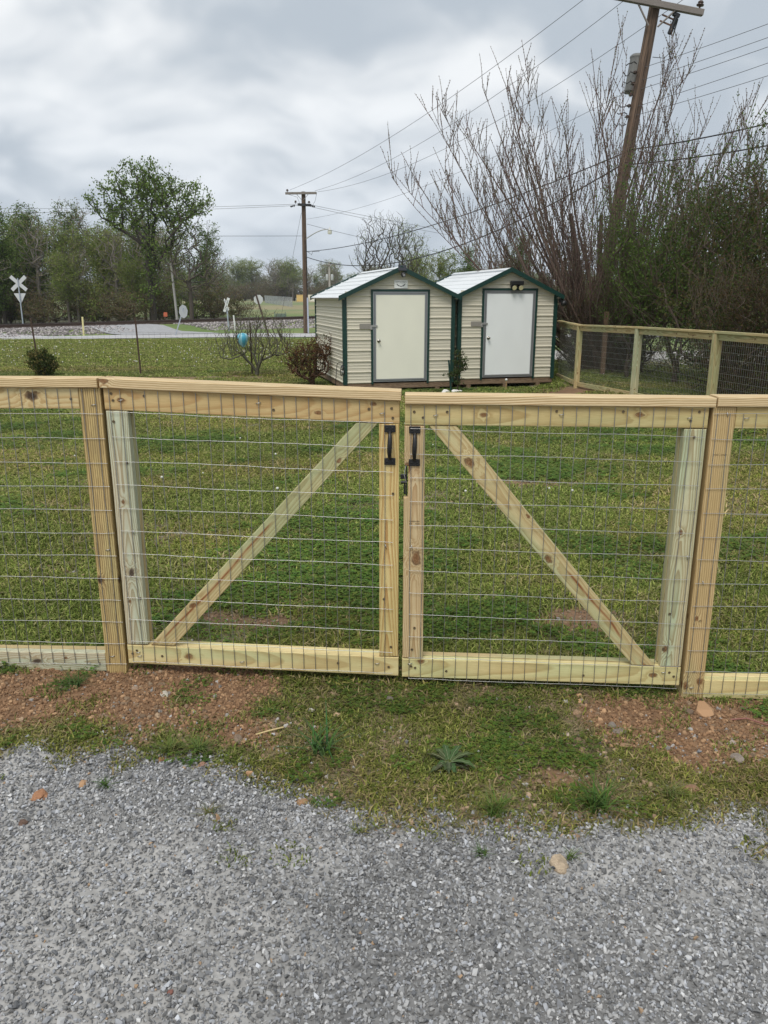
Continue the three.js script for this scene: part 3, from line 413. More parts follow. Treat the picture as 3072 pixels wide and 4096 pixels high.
  const da = a + fr + 0.008, dbb = b - fr - 0.008, d0 = db + 0.03, d1 = dt - fr - 0.01, door = mesh('door', rbox(da + 0.028, d0 + 0.03, 0.0, dbb - 0.028, d1 - 0.028, 0.022, 0.003), std(...doorCol, 0.5, { map: fineTex }), g);
  mesh('door_edging', merged([box(da, d0, -0.01, da + 0.028, d1, 0.027), box(dbb - 0.028, d0, -0.01, dbb, d1, 0.027), box(da + 0.028, d1 - 0.028, -0.01, dbb - 0.028, d1, 0.027), box(da + 0.028, d0, -0.01, dbb - 0.028, d0 + 0.03, 0.027)]), alu, door);
  mesh('inner_door_lining', box(a, db, -0.06, b, dt, -0.04), WOOD.weathered, g);
  const kb = merged([new THREE.LatheGeometry([[0.0, 0.075], [0.02, 0.072], [0.03, 0.06], [0.026, 0.046], [0.012, 0.036], [0.012, 0.012], [0.034, 0.008], [0.036, 0]].map((p) => new THREE.Vector2(...p)), 20).rotateX(Math.PI / 2)]);
  mesh('door_knob', kb, std(0.32, 0.30, 0.27, 0.25, { metalness: 1 }), door, [da + 0.085, 0.92, 0.024]);
  mesh('lock_plate', rbox(doorL - 0.255 + hasp, 1.175, 0.02, doorL + 0.02 + hasp, 1.29, 0.026, 0.002), std(0.40, 0.37, 0.33, 0.6, { metalness: 0.35, map: noiseTex }), g);
  const h = mesh('hasp', merged([rbox(doorL - 0.01 + hasp, 1.215, 0.028, doorL + 0.14 + hasp, 1.258, 0.042, 0.003), rbox(doorL - 0.02 + hasp, 1.16, 0.028, doorL + 0.03 + hasp, 1.205, 0.05, 0.006)]), zinc, g);
  mesh('padlock_shackle', new THREE.TorusGeometry(0.018, 0.004, 6, 14, Math.PI), steel, h, [doorL + 0.005 + hasp, 1.2, 0.045]);
  // rim joist and runners
  mesh('rim_board', board(R4(0.0, -0.12, w, -0.004), 0.038, 0.004, 0, 0.2), WOOD.weathered, g);
  mesh('rim_board', board(R4(0.0, -0.12, depth, -0.004), 0.038, 0.0, 0, 0.7).rotateY(-Math.PI / 2).translate(0.0, 0, -depth), WOOD.weathered, g);
  for (const x of [0.28, w * 0.5, w - 0.35]) mesh('runner', board(R4(x - 0.05, -0.21, x + 0.05, -0.122), depth, 0.0, 0), WOOD.weathered, g);
  mesh('floor_deck', box(0.03, -0.05, -depth + 0.02, w - 0.03, -0.01, -0.03), WOOD.weathered, g);
  return g;
}
const yaw1 = THREE.MathUtils.degToRad(14);
const shed1 = makeShed({ label: 'beige ribbed metal shed with a cream door and a small white plaque above it', pos: [-0.87, -0.20, -17.4], yaw: yaw1, w: 2.5, depth: 3.7, eave: 1.86, peak: 2.42, doorL: 0.60, doorR: 1.93, doorCol: [0.88, 0.87, 0.75], hasp: 0.0 });
const shed2 = makeShed({ label: 'beige ribbed metal shed with a white door and a twin floodlight above it', pos: [1.68, -0.17, -18.1], yaw: yaw1, w: 2.36, depth: 3.7, eave: 1.85, peak: 2.39, doorL: 0.54, doorR: 1.88, doorCol: [0.87, 0.90, 0.91], hasp: 0.0 });
{ // plaque with a spread-winged bird, its small print too far to read
  const cv = document.createElement('canvas'); cv.width = 256; cv.height = 160; const c = cv.getContext('2d'), r = rng(4); c.fillStyle = '#eef0ee'; c.fillRect(0, 0, 256, 160); c.fillStyle = '#20262c';
  for (let k = 0; k < 26; k++) c.fillRect(18 + k * 8.6, 22 + (r() < 0.3 ? 3 : 0), 5 + r() * 2, 14); c.fillStyle = '#9aa0a4'; for (let k = 0; k < 10; k++) c.fillRect(92 + k * 7, 56, 4, 5);
  c.fillStyle = '#20262c'; for (const s of [-1, 1]) { c.beginPath(); c.moveTo(128, 122); c.bezierCurveTo(128 + s * 30, 104, 128 + s * 62, 98, 128 + s * 84, 56); c.bezierCurveTo(128 + s * 84, 90, 128 + s * 70, 118, 128, 128); c.fill(); for (let k = 0; k < 5; k++) { c.beginPath(); c.moveTo(128 + s * (30 + k * 11), 116 - k * 5); c.lineTo(128 + s * (46 + k * 9), 126 - k * 9); c.lineTo(128 + s * (40 + k * 11), 104 - k * 6); c.fill(); } }
  c.beginPath(); c.ellipse(128, 120, 9, 13, 0, 0, 7); c.fill();
  const t = new THREE.CanvasTexture(cv); t.colorSpace = THREE.SRGBColorSpace;
  const p = mesh('plaque', rbox(1.12, 2.03, 0.021, 1.42, 2.20, 0.027, 0.002), std(0.85, 0.86, 0.85, 0.4), shed1);
  mesh('print', new THREE.PlaneGeometry(0.29, 0.16), new THREE.MeshStandardMaterial({ map: t, roughness: 0.4 }), p, [1.27, 2.115, 0.0285]);
}
{ // solar lamp at the gable of the cream-door shed
  const g = new THREE.Group(); g.name = 'gable_camera'; g.position.set(1.27, 2.37, 0.14); shed1.add(g);
  mesh('solar_panel', rbox(-0.09, 0.02, 0.0, 0.09, 0.15, 0.02).rotateX(-0.5), std(0.02, 0.022, 0.03, 0.25), g, [0, 0.0, 0.03]);
  mesh('camera_body', new THREE.SphereGeometry(0.055, 16, 12).scale(1, 1, 0.9), blackIron, g, [0.01, -0.06, 0.04]); mesh('lens', cyl(0.026, 0.026, 0.02, 14).rotateX(Math.PI / 2), std(0.25, 0.25, 0.26, 0.2), g, [0.01, -0.07, 0.08]);
}
{ // twin floodlight over the white door
  const g = new THREE.Group(); g.name = 'floodlight'; g.position.set(1.33, 2.05, 0.03); shed2.add(g);
  mesh('housing', rbox(-0.15, 0.03, 0, 0.15, 0.12, 0.12, 0.015), blackIron, g);
  for (const s of [-0.08, 0.08]) { const h = mesh('lamp_head', cyl(0.062, 0.052, 0.07, 16).rotateX(Math.PI / 2).rotateX(0.35), blackIron, g, [s, -0.005, 0.05]); mesh('lamp_lens', cyl(0.052, 0.052, 0.006, 16).rotateX(Math.PI / 2).rotateX(0.35), std(0.72, 0.66, 0.40, 0.3), h, [0, -0.026, 0.068]); }
  const c = new THREE.Group(); c.name = 'eave_camera'; c.position.set(2.42, 1.68, 0.06); shed2.add(c);
  mesh('camera_mount', rbox(-0.02, 0.02, -0.02, 0.06, 0.12, 0.05), blackIron, c); mesh('camera_body', new THREE.SphereGeometry(0.07, 14, 10), blackIron, c, [0.09, 0.0, 0.03]);
}
{ // concrete blocks under the sheds
  const at = (shed, x, z) => { const v = V3(x, 0, z).applyAxisAngle(V3(0, 1, 0), yaw1).add(shed.position); return v; };
  const list = [[shed1, 0.30, -0.06, 'grey-brown concrete block under the corner of the cream-door shed, by the lantern'], [shed1, 2.12, -0.02, 'grey-brown concrete block under the cream-door shed, left of the climbing rose'], [shed2, 0.30, 0.0, 'grey-brown concrete block right of the climbing rose, under the white-door shed'], [shed2, 2.0, 0.0, 'grey-brown concrete block under the white-door shed, by the rear fence']];
  list.forEach(([s, x, z, l], k) => { const v = at(s, x, z), y = height(v.x, v.z), top = s.position.y - 0.212, b = mesh('concrete_block', rbox(-0.2, -0.05, -0.1, 0.2, Math.max(0.02, top - y), 0.1, 0.012), concrete, null, [v.x, y, v.z], [0, yaw1 + (k - 1.5) * 0.06, 0]); tag(b, l, 'block', 'blocks under the sheds'); });
}

// ------------------------------------------------------------------ rear fence along the right of the yard
{
  const posts = [[4.34, -19.9, 1.06, -0.25], [4.22, -17.3, 1.045, -0.20], [4.67, -14.7, 1.09, -0.13], [5.08, -12.2, 1.11, -0.10], [5.5, -9.7, 1.12, -0.08], [5.95, -7.3, 1.13, -0.06]];
  const nm = ['timber framed wire fence run disappearing behind the white-door shed', 'timber framed wire fence run in front of the bare trunks and gravel drive', 'timber framed wire fence run before the dark bushes, bottom rail half hidden', 'timber framed wire fence run at the right edge before the dark bushes', 'timber framed wire fence run nearest the gate along the yard side'];
  for (let k = 0; k < posts.length - 1; k++) {
    const [ax, az, at, ab] = posts[k], [bx, bz, bt, bb] = posts[k + 1], L = Math.hypot(bx - ax, bz - az), ry = Math.atan2(-(bz - az), bx - ax);
    const g = thing('rear_fence', nm[k], 'fence', [ax, 0, az], ry, 'runs of the rear fence');
    // local x runs to the next post; the yard side is -z
    const yl = (s, a, b) => mix(a, b, s / L);
    mesh('cap_rail', board([[0, at], [L, bt], [L, bt + 0.036], [0, at + 0.036]], 0.11, 0.06, 0, k * 0.3), WOOD.rear, g);
    mesh('top_rail', board([[0.05, yl(0, at, bt) - 0.1], [L - 0.05, bt - 0.1], [L - 0.05, bt - 0.001], [0.05, at - 0.001]], 0.038, 0.015, 0, k * 0.4), WOOD.rear, g);
    mesh('bottom_rail', board([[0.05, ab - 0.03], [L - 0.05, bb - 0.03], [L - 0.05, bb + 0.06], [0.05, ab + 0.06]], 0.038, 0.015, 0, k * 0.5), WOOD.rear, g);
    mesh('post', board(R4(L - 0.055, bb - 0.25, L + 0.055, bt - 0.001), 0.11, 0.055, Math.PI / 2, k * 0.23), k % 2 ? WOOD.stileQ : WOOD.rear, g);
    const b = new MB(), R = 0.0016; for (let s = 0.05; s < L - 0.05; s += 0.0508) b.tube([V3(s, yl(s, ab, bb) - 0.02, -0.028), V3(s, yl(s, at, bt) - 0.03, -0.028)], R, 3); for (let q = 0; q < 12; q++) b.tube([0, 0.25, 0.5, 0.75, 1].map((t) => V3(t * L, mix(yl(t * L, ab, bb) - 0.02, yl(t * L, at, bt) - 0.06, q / 11), -0.031)), R, 3);
    mesh('wire_mesh', b.geo(), steel, g);
  }
}

// ------------------------------------------------------------------ wire fence across the yard, T-posts
const rust = std(0.085, 0.05, 0.035, 0.85, { map: noiseTex });
const FY = (x) => -21.7 - 0.0 * x;
{
  const g = thing('field_fence', 'low rusty wire mesh fence across the far side of the yard', 'fence', [-8, height(-8, FY(0)), FY(0)]);
  const b = new MB(), h0 = height(-8, FY(0)), yg = (x) => height(x, FY(0)) - h0; const r = rng(12);
  for (let x = -24; x < 1.2; x += 0.152) b.tube([V3(x + 8, yg(x), 0), V3(x + 8 + (r() - 0.5) * 0.02, yg(x) + 1.12, 0)], 0.0021, 3);
  for (let q = 0; q < 10; q++) { const pts = []; for (let x = -24; x <= 1.2; x += 1.2) pts.push(V3(x + 8, yg(x) + 0.04 + (1.08 * Math.pow(q / 9, 1.15)) - 0.03 * Math.sin((x + q) * 2.1) * (q > 7 ? 1 : 0.3), 0)); b.tube(pts, 0.0021, 3); }
  mesh('wire_mesh', b.geo(), std(0.10, 0.085, 0.07, 0.7, { metalness: 0.4 }), g);
  const tp = () => merged([box(-0.022, -0.3, -0.004, 0.022, 1.5, 0.004), box(-0.004, -0.3, -0.03, 0.004, 1.5, 0), ...Array.from({ length: 20 }, (_, k) => box(-0.01, 0.1 + k * 0.07, 0.003, 0.01, 0.125 + k * 0.07, 0.011))]);
  for (const [x, lean, y] of [[-6.68, 0.02, 0], [-9.45, 0.055, 0.0], [-15.5, 0.03, 0], [-20.5, -0.02, 0], [-3.62, 0.0, -0.1], [-0.9, 0.01, -0.2]]) { mesh('steel_post', tp(), rust, g, [x + 8, yg(x) + y, -0.03], [0, 0, lean]); }
}

// ------------------------------------------------------------------ railway
{
  const g = thing('railway_track', 'dark rusty railway track on a pale ballast bank beyond the road', 'railway', [RA[0], RAILTOP, RA[1]], Math.atan2(-RD[1], RD[0]), null, 'structure'); // local x along the line, -z side away from yard is +...
  const prof = new THREE.Shape([[-0.07, -0.16], [0.07, -0.16], [0.07, -0.145], [0.012, -0.125], [0.012, -0.035], [0.036, -0.025], [0.036, 0], [-0.036, 0], [-0.036, -0.025], [-0.012, -0.035], [-0.012, -0.125], [-0.07, -0.145]].map((p) => new THREE.Vector2(...p)));
  const railG = new THREE.ExtrudeGeometry(prof, { depth: 170, bevelEnabled: false }).rotateY(Math.PI / 2).translate(-60, 0.05, 0), rm = std(0.10, 0.062, 0.048, 0.6, { metalness: 0.3 });
  mesh('rail', railG, rm, g, [0, 0, 0]); mesh('rail', railG, rm, g, [0, 0, -1.435]);
  const shine = std(0.35, 0.35, 0.36, 0.3, { metalness: 0.9 }); for (const z of [0, -1.435]) mesh('rail_head', box(-60, 0.0505, -0.03, 110, 0.0535, 0.03), shine, g, [0, 0, z]);
  const sl = new THREE.BoxGeometry(0.22, 0.16, 2.6), sm = std(0.10, 0.075, 0.06, 0.95, { map: noiseTex }); for (let k = 0; k < 190; k++) mesh('sleeper', sl, sm, g, [-32 + k * 0.54, -0.15, -0.72]);
  // ballast stones
  const r = rng(31), st = new THREE.IcosahedronGeometry(1, 0), N = 26000, im = new THREE.InstancedMesh(st, new THREE.MeshStandardMaterial({ color: 0xffffff, roughness: 0.95, flatShading: true }), N), M = new THREE.Matrix4(), q = new THREE.Quaternion(), c = new THREE.Color(); let n = 0;
  for (let k = 0; k < 400000 && n < N; k++) {
    const along = -12 + Math.pow(r(), 1.25) * 62, side = -3.2 + r() * mix(7.4, 10.2, sstep(8, 22, along)), x = RA[0] + RD[0] * along + RN[0] * side, z = RA[1] + RD[1] * along + RN[1] * side;
    const onRoad = along > 6.0 && along < 11.2; if (onRoad) continue; if (Math.abs(side) < 0.08 || Math.abs(side + 1.435) < 0.08) continue;
    const s = 0.035 + r() * 0.05; q.setFromEuler(new THREE.Euler(r() * 6, r() * 6, r() * 6)); M.compose(V3(x, height(x, z) + 0.01, z), q, V3(s, s * (0.6 + r() * 0.5), s * (0.7 + r() * 0.6)));
    im.setMatrixAt(n, M); const v = 0.11 + Math.pow(r(), 1.7) * 0.36; c.setRGB(v * 1.06, v * 0.96, v * 0.94); im.setColorAt(n, c); n++;
  }
  im.count = n; im.name = 'ballast'; im.castShadow = im.receiveShadow = true; tag(im, 'pale angular ballast stones along the railway bank', 'ballast', null, 'stuff'); scene.add(im);
}

// ------------------------------------------------------------------ poles and wires
const poleWood = (() => { const N = 512, a = new Uint8Array(N * N * 4); for (let y = 0; y < N; y++) for (let x = 0; x < N; x++) { const f = fbm(x / 7, y / 160, 4, 7), cr = sstep(0.62, 0.7, fbm(x / 5 + 30, y / 90, 3, 9)), b = [106, 88, 74].map((v, k) => v * mix(0.55, 1.3, f) * (1 - 0.6 * cr)); const i = (y * N + x) * 4; for (let k = 0; k < 3; k++) a[i + k] = clamp(b[k], 0, 255); a[i + 3] = 255; } const t = new THREE.DataTexture(a, N, N); t.wrapS = t.wrapT = THREE.MirroredRepeatWrapping; t.repeat.set(1, 3); t.magFilter = THREE.LinearFilter; t.colorSpace = THREE.SRGBColorSpace; t.needsUpdate = true; return new THREE.MeshStandardMaterial({ map: t, roughness: 0.95, bumpMap: t, bumpScale: 0.01 }); })();
const greyWood = std(0.27, 0.24, 0.22, 0.95, { map: noiseTex }), dark = std(0.03, 0.03, 0.033, 0.5), brownGlaze = std(0.06, 0.035, 0.025, 0.3);
const insulator = () => new THREE.LatheGeometry([[0.02, 0], [0.02, 0.05], [0.075, 0.06], [0.08, 0.08], [0.04, 0.1], [0.06, 0.115], [0.06, 0.13], [0.03, 0.16], [0.0, 0.165]].map((p) => new THREE.Vector2(...p)), 12);
function sagging(a, b, sag, n = 28) { const o = []; for (let k = 0; k <= n; k++) { const t = k / n, p = a.clone().lerp(b, t); p.y -= sag * 4 * t * (1 - t); o.push(p); } return o; }
function wireThing(name, label, cat, pts, r, mat, group) { const b = new MB(), o = pts[0].clone(); b.tube(pts.map((p) => p.clone().sub(o)), r, 5); const m = mesh(name, b.geo(), mat, null, o.toArray()); return tag(m, label, cat, group); }
const wireM = std(0.10, 0.10, 0.105, 0.6), cableM = std(0.02, 0.02, 0.022, 0.6);
{ // far pole with street lamp
  const X = -4.6, Z = -47.4, y0 = height(X, Z), g = thing('utility_pole', 'weathered utility pole with crossarms and a curved lamp arm beyond the sheds', 'utility pole', [X, y0, Z]);
  const H = 7.42 - y0; mesh('pole', new THREE.CylinderGeometry(0.115, 0.16, H + 0.3, 18, 6).translate(0, H / 2 - 0.15, 0).rotateZ(-0.006), poleWood, g);
  mesh('crossarm', rbox(-0.88, H - 0.16, 0.12, 0.88, H - 0.04, 0.24, 0.01).rotateZ(0.01), greyWood, g);
  mesh('crossarm', rbox(-0.38, H - 0.78, 0.12, 0.42, H - 0.65, 0.26, 0.01).rotateY(0.5), dark, g);
  for (const [x, y, z] of [[-0.84, H - 0.05, 0.18], [-0.38, H - 0.66, 0.3], [0.36, H - 0.66, 0.1]]) mesh('insulator', insulator(), brownGlaze, g, [x, y, z]);
  for (const s of [-1, 1]) for (let k = 0; k < 3; k++) mesh('insulator', new THREE.LatheGeometry([[0, -0.02], [0.055, 0], [0.06, 0.03], [0.02, 0.07], [0, 0.08]].map((p) => new THREE.Vector2(...p)), 10).rotateZ(-s * Math.PI / 2), dark, g, [s * (0.45 + k * 0.09), H - 0.76 - 0.02 * k, 0.15]);
  for (const s of [-1, 1]) { const b = new MB(); b.tube([V3(s * 0.32, H - 0.16, 0.15), V3(s * 0.05, H - 0.45, 0.12)], 0.014, 5); mesh('crossarm_brace', b.geo(), zinc, g); }
  { const b = new MB(), q = []; for (let k = 0; k <= 12; k++) { const t = k / 12; q.push(V3(0.13 + 1.3 * t, 4.9 - y0 + 0.52 * Math.sin(t * Math.PI / 2), 0.05)); } b.tube(q, 0.028, 8); mesh('lamp_arm', b.geo(), zinc, g); const L = new THREE.Group(); L.name = 'street_lamp_head'; L.position.set(1.5, 5.33 - y0, 0.05); g.add(L); mesh('lamp_cap', new THREE.LatheGeometry([[0, 0.2], [0.03, 0.2], [0.035, 0.1], [0.09, 0.06], [0.12, 0], [0, 0]].map((p) => new THREE.Vector2(...p)), 16), std(0.62, 0.62, 0.6, 0.4), L); mesh('lamp_refractor', new THREE.LatheGeometry([[0.125, 0], [0.12, -0.16], [0.1, -0.18], [0, -0.185]].map((p) => new THREE.Vector2(...p)), 16), std(0.68, 0.67, 0.58, 0.25), L); }
  mesh('cable_guard', rbox(0.10, -0.05, 0.10, 0.19, 2.05, 0.17, 0.02), std(0.42, 0.46, 0.55, 0.6), g);
  { const b = new MB(); b.tube([V3(0.145, 2.0, 0.13), V3(0.135, 4, 0.13), V3(0.14, 5.2, 0.12)], 0.02, 6); b.tube([V3(-0.1, H - 0.8, 0), V3(-0.3, H - 0.3, 0.1), V3(-0.8, H - 0.16, 0.18)], 0.008, 4); b.tube([V3(0.82, H - 0.08, 0.18), V3(0.72, H - 0.5, 0.18), V3(0.55, H - 0.76, 0.15)], 0.008, 4); b.tube([V3(0.12, 4.25 - y0, 0.1), V3(0.35, 4.1 - y0, 0.1), V3(0.42, 4.0 - y0, 0.1), V3(0.5, 4.2 - y0, 0.1), V3(0.9, 4.2 - y0, 0.1)], 0.012, 4); mesh('pole_cables', b.geo(), cableM, g); }
}
{ // near pole: leans right, carries a crossarm, a cutout and a transformer
  const lean = 0.119, X = 5.86, Z = -23, y0 = height(4.84, -19) - 0.1, g = thing('utility_pole', 'brown wooden utility pole leaning right behind the bare shrub, with crossarm and transformer', 'utility pole', [X, -0.75, Z]); g.scale.setScalar(1.21);
  const G = new THREE.Group(); const tilt = -Math.atan(lean), H = 8.6 - y0;
  const at = (o) => { o.rotation.z = tilt; return o; };
  at(mesh('pole', new THREE.CylinderGeometry(0.112, 0.152, H, 22, 14).translate(0, H / 2, 0), poleWood, g));
  const along = (t, dx = 0, dz = 0) => [Math.sin(-tilt) * t + Math.cos(tilt) * dx, Math.cos(tilt) * t + Math.sin(tilt) * dx, dz], yT = (y) => (y - y0) / Math.cos(tilt);
  const arm = mesh('crossarm', rbox(-1.15, -0.06, -0.055, 1.0, 0.06, 0.055, 0.008), greyWood, g, along(yT(7.66), 0, 0.2), [0, 0.02, tilt - 0.04]);
  for (const x of [-1.08, -0.35, 0.9]) mesh('insulator', insulator(), brownGlaze, arm, [x, 0.06, 0]);
  for (const s of [-1, 1]) { const b = new MB(); b.tube([V3(...along(yT(7.62), s * 0.42, 0.22)), V3(...along(yT(7.26), s * 0.1, 0.16))], 0.02, 5); mesh('crossarm_brace', b.geo(), greyWood, g); }
  const cut = new THREE.Group(); cut.name = 'fuse_cutout'; cut.position.set(...along(yT(7.32), 0.42, 0.15)); cut.rotation.z = -0.35; g.add(cut);
  mesh('cutout_insulator', new THREE.LatheGeometry(Array.from({ length: 29 }, (_, k) => new THREE.Vector2(k % 2 ? 0.055 : 0.035, -0.17 + k * 0.0125)), 12), std(0.015, 0.016, 0.018, 0.35), cut);
  mesh('cutout_tube', cyl(0.014, 0.014, 0.34, 8).rotateZ(0.12), dark, cut, [0.09, -0.19, 0]); mesh('cutout_cap', rbox(-0.1, 0.17, -0.04, 0.06, 0.25, 0.04, 0.02), dark, cut); mesh('cutout_bracket', merged([box(-0.3, 0.1, -0.015, -0.02, 0.125, 0.015), box(-0.3, -0.02, -0.015, -0.02, 0.005, 0.015)]), std(0.16, 0.09, 0.06, 0.8), cut);
  const tr = new THREE.Group(); tr.name = 'transformer'; tr.position.set(...along(yT(6.05), -0.07, -0.24)); tr.rotation.z = tilt; g.add(tr);
  mesh('tank', new THREE.LatheGeometry([[0, 0], [0.17, 0], [0.185, 0.03], [0.185, 0.68], [0.198, 0.69], [0.198, 0.72], [0.16, 0.76], [0, 0.77]].map((p) => new THREE.Vector2(...p)), 24), std(0.20, 0.20, 0.19, 0.6, { map: noiseTex }), tr); mesh('bushing', insulator(), brownGlaze, tr, [0.08, 0.74, 0.05]);
  { const b = new MB(), r = rng(9); for (let k = 0; k < 7; k++) { const p = along(yT(5.35 + k * 0.2), -0.16 - r() * 0.02, 0.05), q = [V3(...p)]; for (let j = 1; j < 5; j++) q.push(V3(p[0] - 0.05 * j - r() * 0.06, p[1] + (r() - 0.5) * 0.14, p[2] + (r() - 0.5) * 0.12)); b.tube(q, 0.012, 5); } const a0 = along(yT(6.7), 0.13, 0.1), a1 = along(yT(7.3), 0.45, 0.15); b.tube([V3(...a0), V3(a0[0] + 0.25, a0[1] - 0.02, 0.1), V3(a1[0] + 0.12, a1[1] - 0.35, 0.15), V3(...a1)], 0.007, 4); mesh('leads', b.geo(), cableM, g); }
  for (let k = 0; k < 5; k++) mesh('rack_spool', insulator().scale(0.7, 0.5, 0.7), brownGlaze, g, along(yT(5.45 + k * 0.22), -0.17, 0.07));
}
{
  const far = (x, y, z = -47.3) => V3(x, y, z), G1 = 'overhead conductors between the two poles';
  wireThing('power_line', 'thin overhead wire climbing furthest left to the top of the frame', 'wire', sagging(far(-5.3, 7.5), V3(5.59, 9.34, -22.75), 0.5), 0.0075, wireM, G1);
  wireThing('power_line', 'thin overhead wire climbing between two others to the top of the frame', 'wire', sagging(far(-3.9, 7.45), V3(6.65, 9.34, -22.75), 0.7), 0.0075, wireM, G1);
  wireThing('power_line', 'thin overhead wire passing just behind the leaning pole under its crossarm', 'wire', sagging(far(-3.75, 7.4), V3(8.17, 9.34, -22.75), 0.95), 0.0075, wireM, G1);
  wireThing('power_line', 'faint wire from the middle of the far pole to the leaning pole', 'wire', sagging(far(-4.45, 5.95), V3(6.72, 7.04, -22.99), 0.55), 0.006, wireM, G1);
  wireThing('service_cable', 'thick black cable sagging between the poles, the upper of two', 'cable', sagging(far(-4.45, 4.2), V3(6.58, 5.44, -22.81), 0.5), 0.017, cableM, 'heavy cables between the poles');
  wireThing('service_cable', 'thick black cable sagging lowest between the poles above the shed roofs', 'cable', sagging(far(-4.45, 3.9), V3(6.53, 5.16, -22.81), 1.35), 0.02, cableM, 'heavy cables between the poles');
  wireThing('service_cable', 'thick black cable running right from the leaning pole through the bush tops, upper of two', 'cable', sagging(V3(6.65, 5.47, -22.81), V3(11.4, 6.0, -16), 0.22), 0.017, cableM, 'heavy cables right of the leaning pole');
  wireThing('service_cable', 'thick black cable running right from the leaning pole through the bush tops, lower of two', 'cable', sagging(V3(6.61, 5.10, -22.81), V3(11.4, 5.35, -16), 0.2), 0.017, cableM, 'heavy cables right of the leaning pole');
  const ys = [7.46, 7.16, 6.94, 6.53, 6.31], ye = [8.3, 8.0, 7.8, 7.5, 7.15], nm = ['topmost', 'second', 'third', 'fourth', 'lowest'];
  ys.forEach((y, k) => wireThing('power_line', nm[k] + ' of five thin wires running right from the leaning pole', 'wire', sagging(V3(6.8 - k * 0.035, y, -22.9), V3(11.4, ye[k], -18), 0.06), 0.007, wireM, 'wires right of the leaning pole'));
  wireThing('power_line', 'upper of two close wires running left from the far pole across the sky', 'wire', sagging(V3(-4.9, 6.75, -47.3), V3(-60, 9.3, -55), 0.9, 40), 0.009, wireM, 'wires left of the far pole');
  wireThing('power_line', 'lower of two close wires running left from the far pole across the sky', 'wire', sagging(V3(-4.9, 6.68, -47.3), V3(-60, 9.0, -55), 1.0, 40), 0.009, wireM, 'wires left of the far pole');
  wireThing('power_line', 'dark wire running left from below the lamp arm across the wood', 'wire', sagging(V3(-4.7, 5.05, -47.3), V3(-60, 6.6, -52), 0.35, 40), 0.010, cableM, 'wires left of the far pole');
  wireThing('power_line', 'upper of two close wires running right from the far pole behind the shrub', 'wire', sagging(V3(-4.1, 6.72, -47.5), V3(22, 5.4, -75), 0.3), 0.010, wireM, 'wires right of the far pole');
  wireThing('power_line', 'lower of two close wires running right from the far pole behind the shrub', 'wire', sagging(V3(-4.1, 6.62, -47.5), V3(22, 5.1, -75), 0.4), 0.010, wireM, 'wires right of the far pole');
  wireThing('power_line', 'wire running right from the far pole past the street lamp', 'wire', sagging(V3(-4.4, 5.7, -47.4), V3(10, 4.4, -60), 0.4), 0.010, wireM, 'wires right of the far pole');
  wireThing('guy_wire', 'thin guy wire slanting down to the left from the far pole', 'wire', [V3(-4.7, 6.3, -47.4), V3(-6.6, -0.4, -50)], 0.008, wireM);
}

// ------------------------------------------------------------------ signs and markers by the crossing
const signBack = std(0.62, 0.63, 0.64, 0.5, { metalness: 0.2 }), postGrey = std(0.42, 0.46, 0.52, 0.5, { metalness: 0.4 }), postBrown = std(0.075, 0.05, 0.04, 0.85), whitePaint = std(0.72, 0.72, 0.70, 0.6);
function textTex(str, w, h, bg = '#e9eae8', fg = '#15181a') { const cv = document.createElement('canvas'); cv.width = w; cv.height = h; const c = cv.getContext('2d'); c.fillStyle = bg; c.fillRect(0, 0, w, h); c.fillStyle = fg; c.font = 'bold ' + Math.round(h * 0.74) + 'px sans-serif'; c.textAlign = 'center'; c.textBaseline = 'middle'; const parts = str.split('|'); parts.forEach((s, k) => c.fillText(s, (w * (k + 0.5)) / parts.length, h * 0.53)); const t = new THREE.CanvasTexture(cv); t.colorSpace = THREE.SRGBColorSpace; return t; }
{
  const X = -22.53, Z = -50.2, y0 = height(X, Z), g = thing('crossing_sign', 'railway crossbuck sign with a triangle below, seen from the back beyond the track', 'sign', [X, y0, Z]);
  const top = 2.75 - y0; mesh('post', merged([xf(cyl(0.04, 0.04, top - 0.9, 8), [0, -0.2, 0]), xf(rbox(-0.03, top - 1.25, -0.03, 0.03, top + 0.05, 0.03), [0, 0, 0])]), postGrey, g);
  for (const s of [1, -1]) mesh('crossbuck_blade', rbox(-0.61, -0.11, -0.006, 0.61, 0.11, 0.006, 0.004).rotateZ(s * 0.72), signBack, g, [0, 2.5 - y0, -0.045 - s * 0.008]);
  const tri = new THREE.Shape([[-0.36, 0.3], [-0.33, 0.33], [0.33, 0.33], [0.36, 0.3], [0.03, -0.27], [-0.03, -0.27]].map((p) => new THREE.Vector2(...p))); mesh('yield_plate', new THREE.ExtrudeGeometry(tri, { depth: 0.006, bevelEnabled: false }), signBack, g, [0, 1.58 - y0, -0.05]);
}
